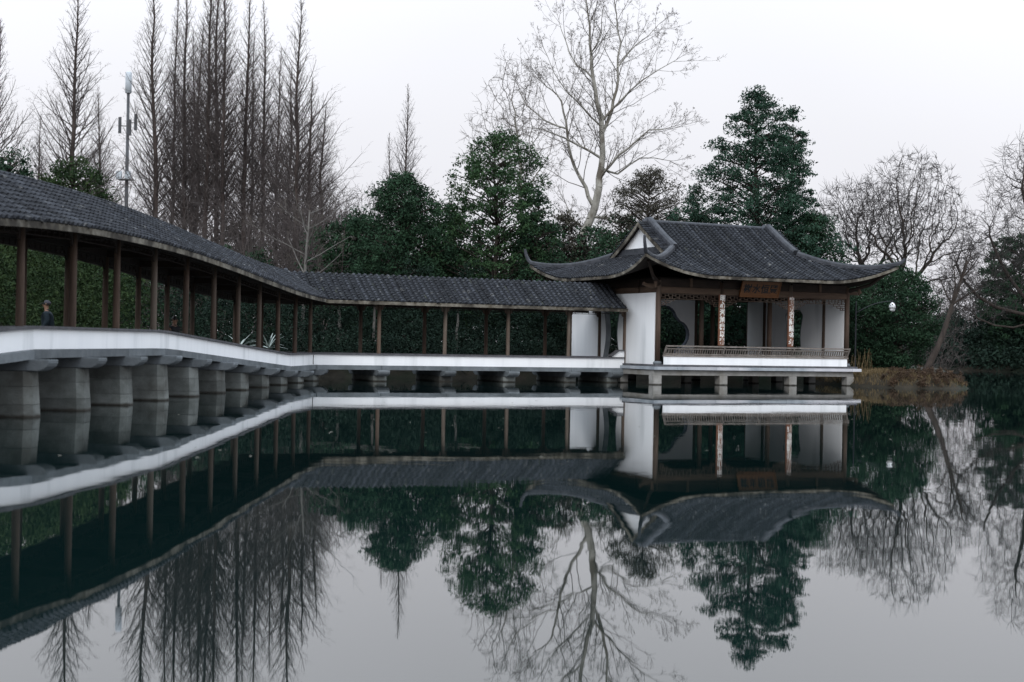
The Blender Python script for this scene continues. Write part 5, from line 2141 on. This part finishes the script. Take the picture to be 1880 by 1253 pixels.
def person(loc, face, label, jacket, trousers, cap=None, sit=False, h=1.68):
    """face: heading in radians (0 looks along +X); figure walks with one foot forward"""
    k = h / 1.70
    root = empty('person', loc, label, 'person', 'people by the walkway', face, k)
    # local frame: x forward, y left, z up
    J = [(0, 0, 0.93), (0.0, 0, 1.08), (0.02, 0, 1.25), (0.03, 0, 1.39), (0.045, 0, 1.47), (0.055, 0, 1.56), (0.07, 0, 1.64),
         (0.02, 0.10, 0.88), (0.10, 0.10, 0.50), (0.06, 0.10, 0.09), (0.20, 0.11, 0.03),
         (-0.02, -0.10, 0.88), (0.02, -0.10, 0.49), (-0.16, -0.10, 0.12), (-0.04, -0.11, 0.04),
         (0.03, 0.17, 1.37), (-0.02, 0.235, 1.12), (0.12, 0.22, 0.92), (0.18, 0.20, 0.85),
         (0.03, -0.17, 1.37), (0.05, -0.235, 1.12), (0.20, -0.20, 0.95), (0.26, -0.17, 0.90)]
    dz = 0.0
    if sit:
        dz = -0.35
        J = [(x, y, z + dz) if i < 7 or i > 14 else (x, y, z) for i, (x, y, z) in enumerate(J)]
        for i, q in {7: (0.06, 0.10, 0.57), 8: (0.44, 0.11, 0.53), 9: (0.45, 0.11, 0.09), 10: (0.58, 0.12, 0.04), 11: (0.06, -0.10, 0.57), 12: (0.43, -0.12, 0.53),
                     13: (0.40, -0.12, 0.09), 14: (0.53, -0.13, 0.04), 17: (0.20, 0.20, 0.68), 18: (0.28, 0.14, 0.68), 21: (0.20, -0.20, 0.68), 22: (0.28, -0.14, 0.68)}.items():
            J[i] = q
    E = [(0, 1), (1, 2), (2, 3), (3, 4), (4, 5), (5, 6), (0, 7), (7, 8), (8, 9), (9, 10), (0, 11), (11, 12), (12, 13), (13, 14),
         (3, 15), (15, 16), (16, 17), (17, 18), (3, 19), (19, 20), (20, 21), (21, 22)]
    rad = [(0.10, 0.07), (0.09, 0.06), (0.10, 0.065), (0.08, 0.055), 0.052, 0.085, 0.075, 0.060, 0.045, 0.034, 0.034, 0.060, 0.045, 0.034, 0.034,
           0.035, 0.032, 0.028, 0.030, 0.035, 0.032, 0.028, 0.030]
    skin_body('body', J, E, rad, 'skin', root)
    ji = [0, 1, 2, 3, 15, 16, 17, 19, 20, 21]
    mp = {v: i for i, v in enumerate(ji)}
    je = [(mp[a], mp[b]) for a, b in E if a in mp and b in mp]
    jv = [J[i] for i in ji]
    jv[0] = (0, 0, 0.80) if not sit else (0.02, 0, 0.56)
    jr = [(0.20, 0.15), (0.19, 0.14), (0.20, 0.145), (0.16, 0.115), 0.088, 0.074, 0.058, 0.088, 0.074, 0.058]
    jo = skin_body('jacket', jv, je, jr, jacket, root)
    skin_body('collar', [(0.03, 0, 1.40 + dz), (0.045, 0, 1.49 + dz)], [(0, 1)], [0.10, 0.085], jacket, root)
    ti = [0, 7, 8, 9, 11, 12, 13]
    mp = {v: i for i, v in enumerate(ti)}
    te = [(mp[a], mp[b]) for a, b in E if a in mp and b in mp]
    skin_body('trousers', [J[i] for i in ti], te, [(0.16, 0.12), 0.105, 0.078, 0.064, 0.105, 0.078, 0.064], trousers, root)
    for a, b in ((9, 10), (13, 14)):
        pa, pb = Vector(J[a]), Vector(J[b])
        pa.z = pb.z = 0.045
        s = MB().tube([pa - Vector((0.07, 0, 0)), pa, pb, pb + Vector((0.05, 0, -0.005))], [0.03, 0.05, 0.045, 0.02], 8).build('shoe', 'hair', None, smooth=True)
        s.parent = root
    hc = Vector((0.062, 0, 1.605 + dz))
    # hair or cap: shell over the back and top of the head
    def shell(nm, m, rx, ry, rz, cut):
        mb = MB()
        rings = []
        for i in range(9):
            th = cut * i / 8
            z = math.cos(th) * rz
            rr = math.sin(th)
            back = 0.02 * i / 8
            rings.append([hc + Vector((-0.018 - back + math.cos(a) * rr * rx, math.sin(a) * rr * ry, z)) for a in [2 * math.pi * j / 14 for j in range(14)]])
        mb.sweep(rings)
        s_ = mb.build(nm, m, None, smooth=True)
        s_.parent = root
    if cap:
        shell('hair', 'hair', 0.102, 0.088, 0.118, R(100))
        shell('cap', cap, 0.11, 0.094, 0.128, R(78))
        mb = MB()
        mb.prism([hc + Vector((0.075, -0.07, 0.035)), hc + Vector((0.16, -0.05, 0.02)), hc + Vector((0.175, 0, 0.018)), hc + Vector((0.16, 0.05, 0.02)), hc + Vector((0.075, 0.07, 0.035))], Vector((0, 0, 0.012)))
        s_ = mb.build('cap_peak', cap, None)
        s_.parent = root
    else:
        shell('hair', 'hair', 0.100, 0.090, 0.122, R(96))
    # face
    nz = MB().tube([hc + Vector((0.075, 0, 0.015)), hc + Vector((0.098, 0, -0.02)), hc + Vector((0.078, 0, -0.032))], [0.010, 0.016, 0.008], 6).build('nose', 'skin', None, smooth=True)
    nz.parent = root
    for sy in (-1, 1):
        e = MB().tube([hc + Vector((0.070, sy * 0.030 - 0.011, 0.018)), hc + Vector((0.074, sy * 0.030 + 0.011, 0.018))], 0.009, 6).build('eye', 'hair', None)
        e.parent = root
        e = MB().tube([hc + Vector((-0.005, sy * 0.080, -0.02)), hc + Vector((-0.012, sy * 0.090, 0.01)), hc + Vector((-0.005, sy * 0.082, 0.03))], [0.01, 0.016, 0.012], 6).build('ear', 'skin', None, smooth=True)
        e.parent = root
    mth = MB().tube([hc + Vector((0.071, -0.022, -0.058)), hc + Vector((0.077, 0, -0.057)), hc + Vector((0.071, 0.022, -0.058))], 0.006, 6).build('mouth', 'plaque', None)
    mth.parent = root
    # hands: palm and five curled fingers
    for idx, sy in ((18, 1), (22, -1)):
        hnd = MB()
        p = Vector(J[idx])
        dr = Vector((0.35, -0.15 * sy, -0.9)).normalized()
        sd = Vector((0.9, 0.1 * sy, 0.3)).normalized()
        sd = (sd - dr * sd.dot(dr)).normalized()
        nm_ = dr.cross(sd)
        hnd.frame_box(p, sd, nm_, dr, (-0.04, -0.013, -0.01), (0.04, 0.013, 0.085))
        for f_, (off, ln) in enumerate(((-0.030, 0.065), (-0.010, 0.078), (0.010, 0.074), (0.030, 0.056))):
            q0 = p + sd * off + dr * 0.08
            q1 = q0 + dr * ln * 0.5 - nm_ * 0.008
            q2 = q1 + (dr * 0.6 - nm_ * 0.6) * ln * 0.55
            hnd.tube([q0, q1, q2], [0.0095, 0.009, 0.007], 6)
        q0 = p + sd * 0.036 + dr * 0.015
        hnd.tube([q0, q0 + sd * 0.028 + dr * 0.03, q0 + sd * 0.03 + dr * 0.062], [0.012, 0.0105, 0.008], 6)
        hh = hnd.build('hand', 'skin', None, smooth=True)
        hh.parent = root
    return root


p1 = ArmL.p(3.86, W - 0.10)
person((p1.x, p1.y, ArmL.deck(3.86) + 0.562), R(-25), 'person in a black jacket seated on the far bench of the walkway', 'cloth_black', 'cloth_black', sit=True, h=1.68)
p2 = pix(88, 600, 40.0)
person((p2.x, 40.0, gz1(p2.x, 40.0) - 0.01), R(190), 'person in navy coat and grey cap standing beyond the nearest walkway columns', 'cloth_navy', 'cloth_blue', 'cap_grey', h=1.70)

# ------------------------------------------------------------------ specks of leaf litter on the water
rgl = np.random.default_rng(5)
C = []
while len(C) < 90:
    y = rgl.uniform(19, 48)
    x = rgl.uniform(-0.36, 0.36) * y
    if x < -7.2:
        continue
    C.append((x, y))
V = []
for x, y in C:
    a = rgl.uniform(0, 6.28)
    s = rgl.uniform(0.02, 0.055)
    c_, s_ = math.cos(a) * s, math.sin(a) * s
    z = -0.046
    V += [(x - c_, y - s_, z), (x + s_ * 0.45, y - c_ * 0.45, z + 0.004), (x + c_, y + s_, z + 0.002), (x - s_ * 0.45, y + c_ * 0.45, z + 0.004)]
o = link('floating_leaves', leaf_mesh('floating_leaves', np.array(V)), 'fallen_leaf')
tag(o, 'pale specks of leaf litter floating on the dark water', 'leaves', kind='stuff')
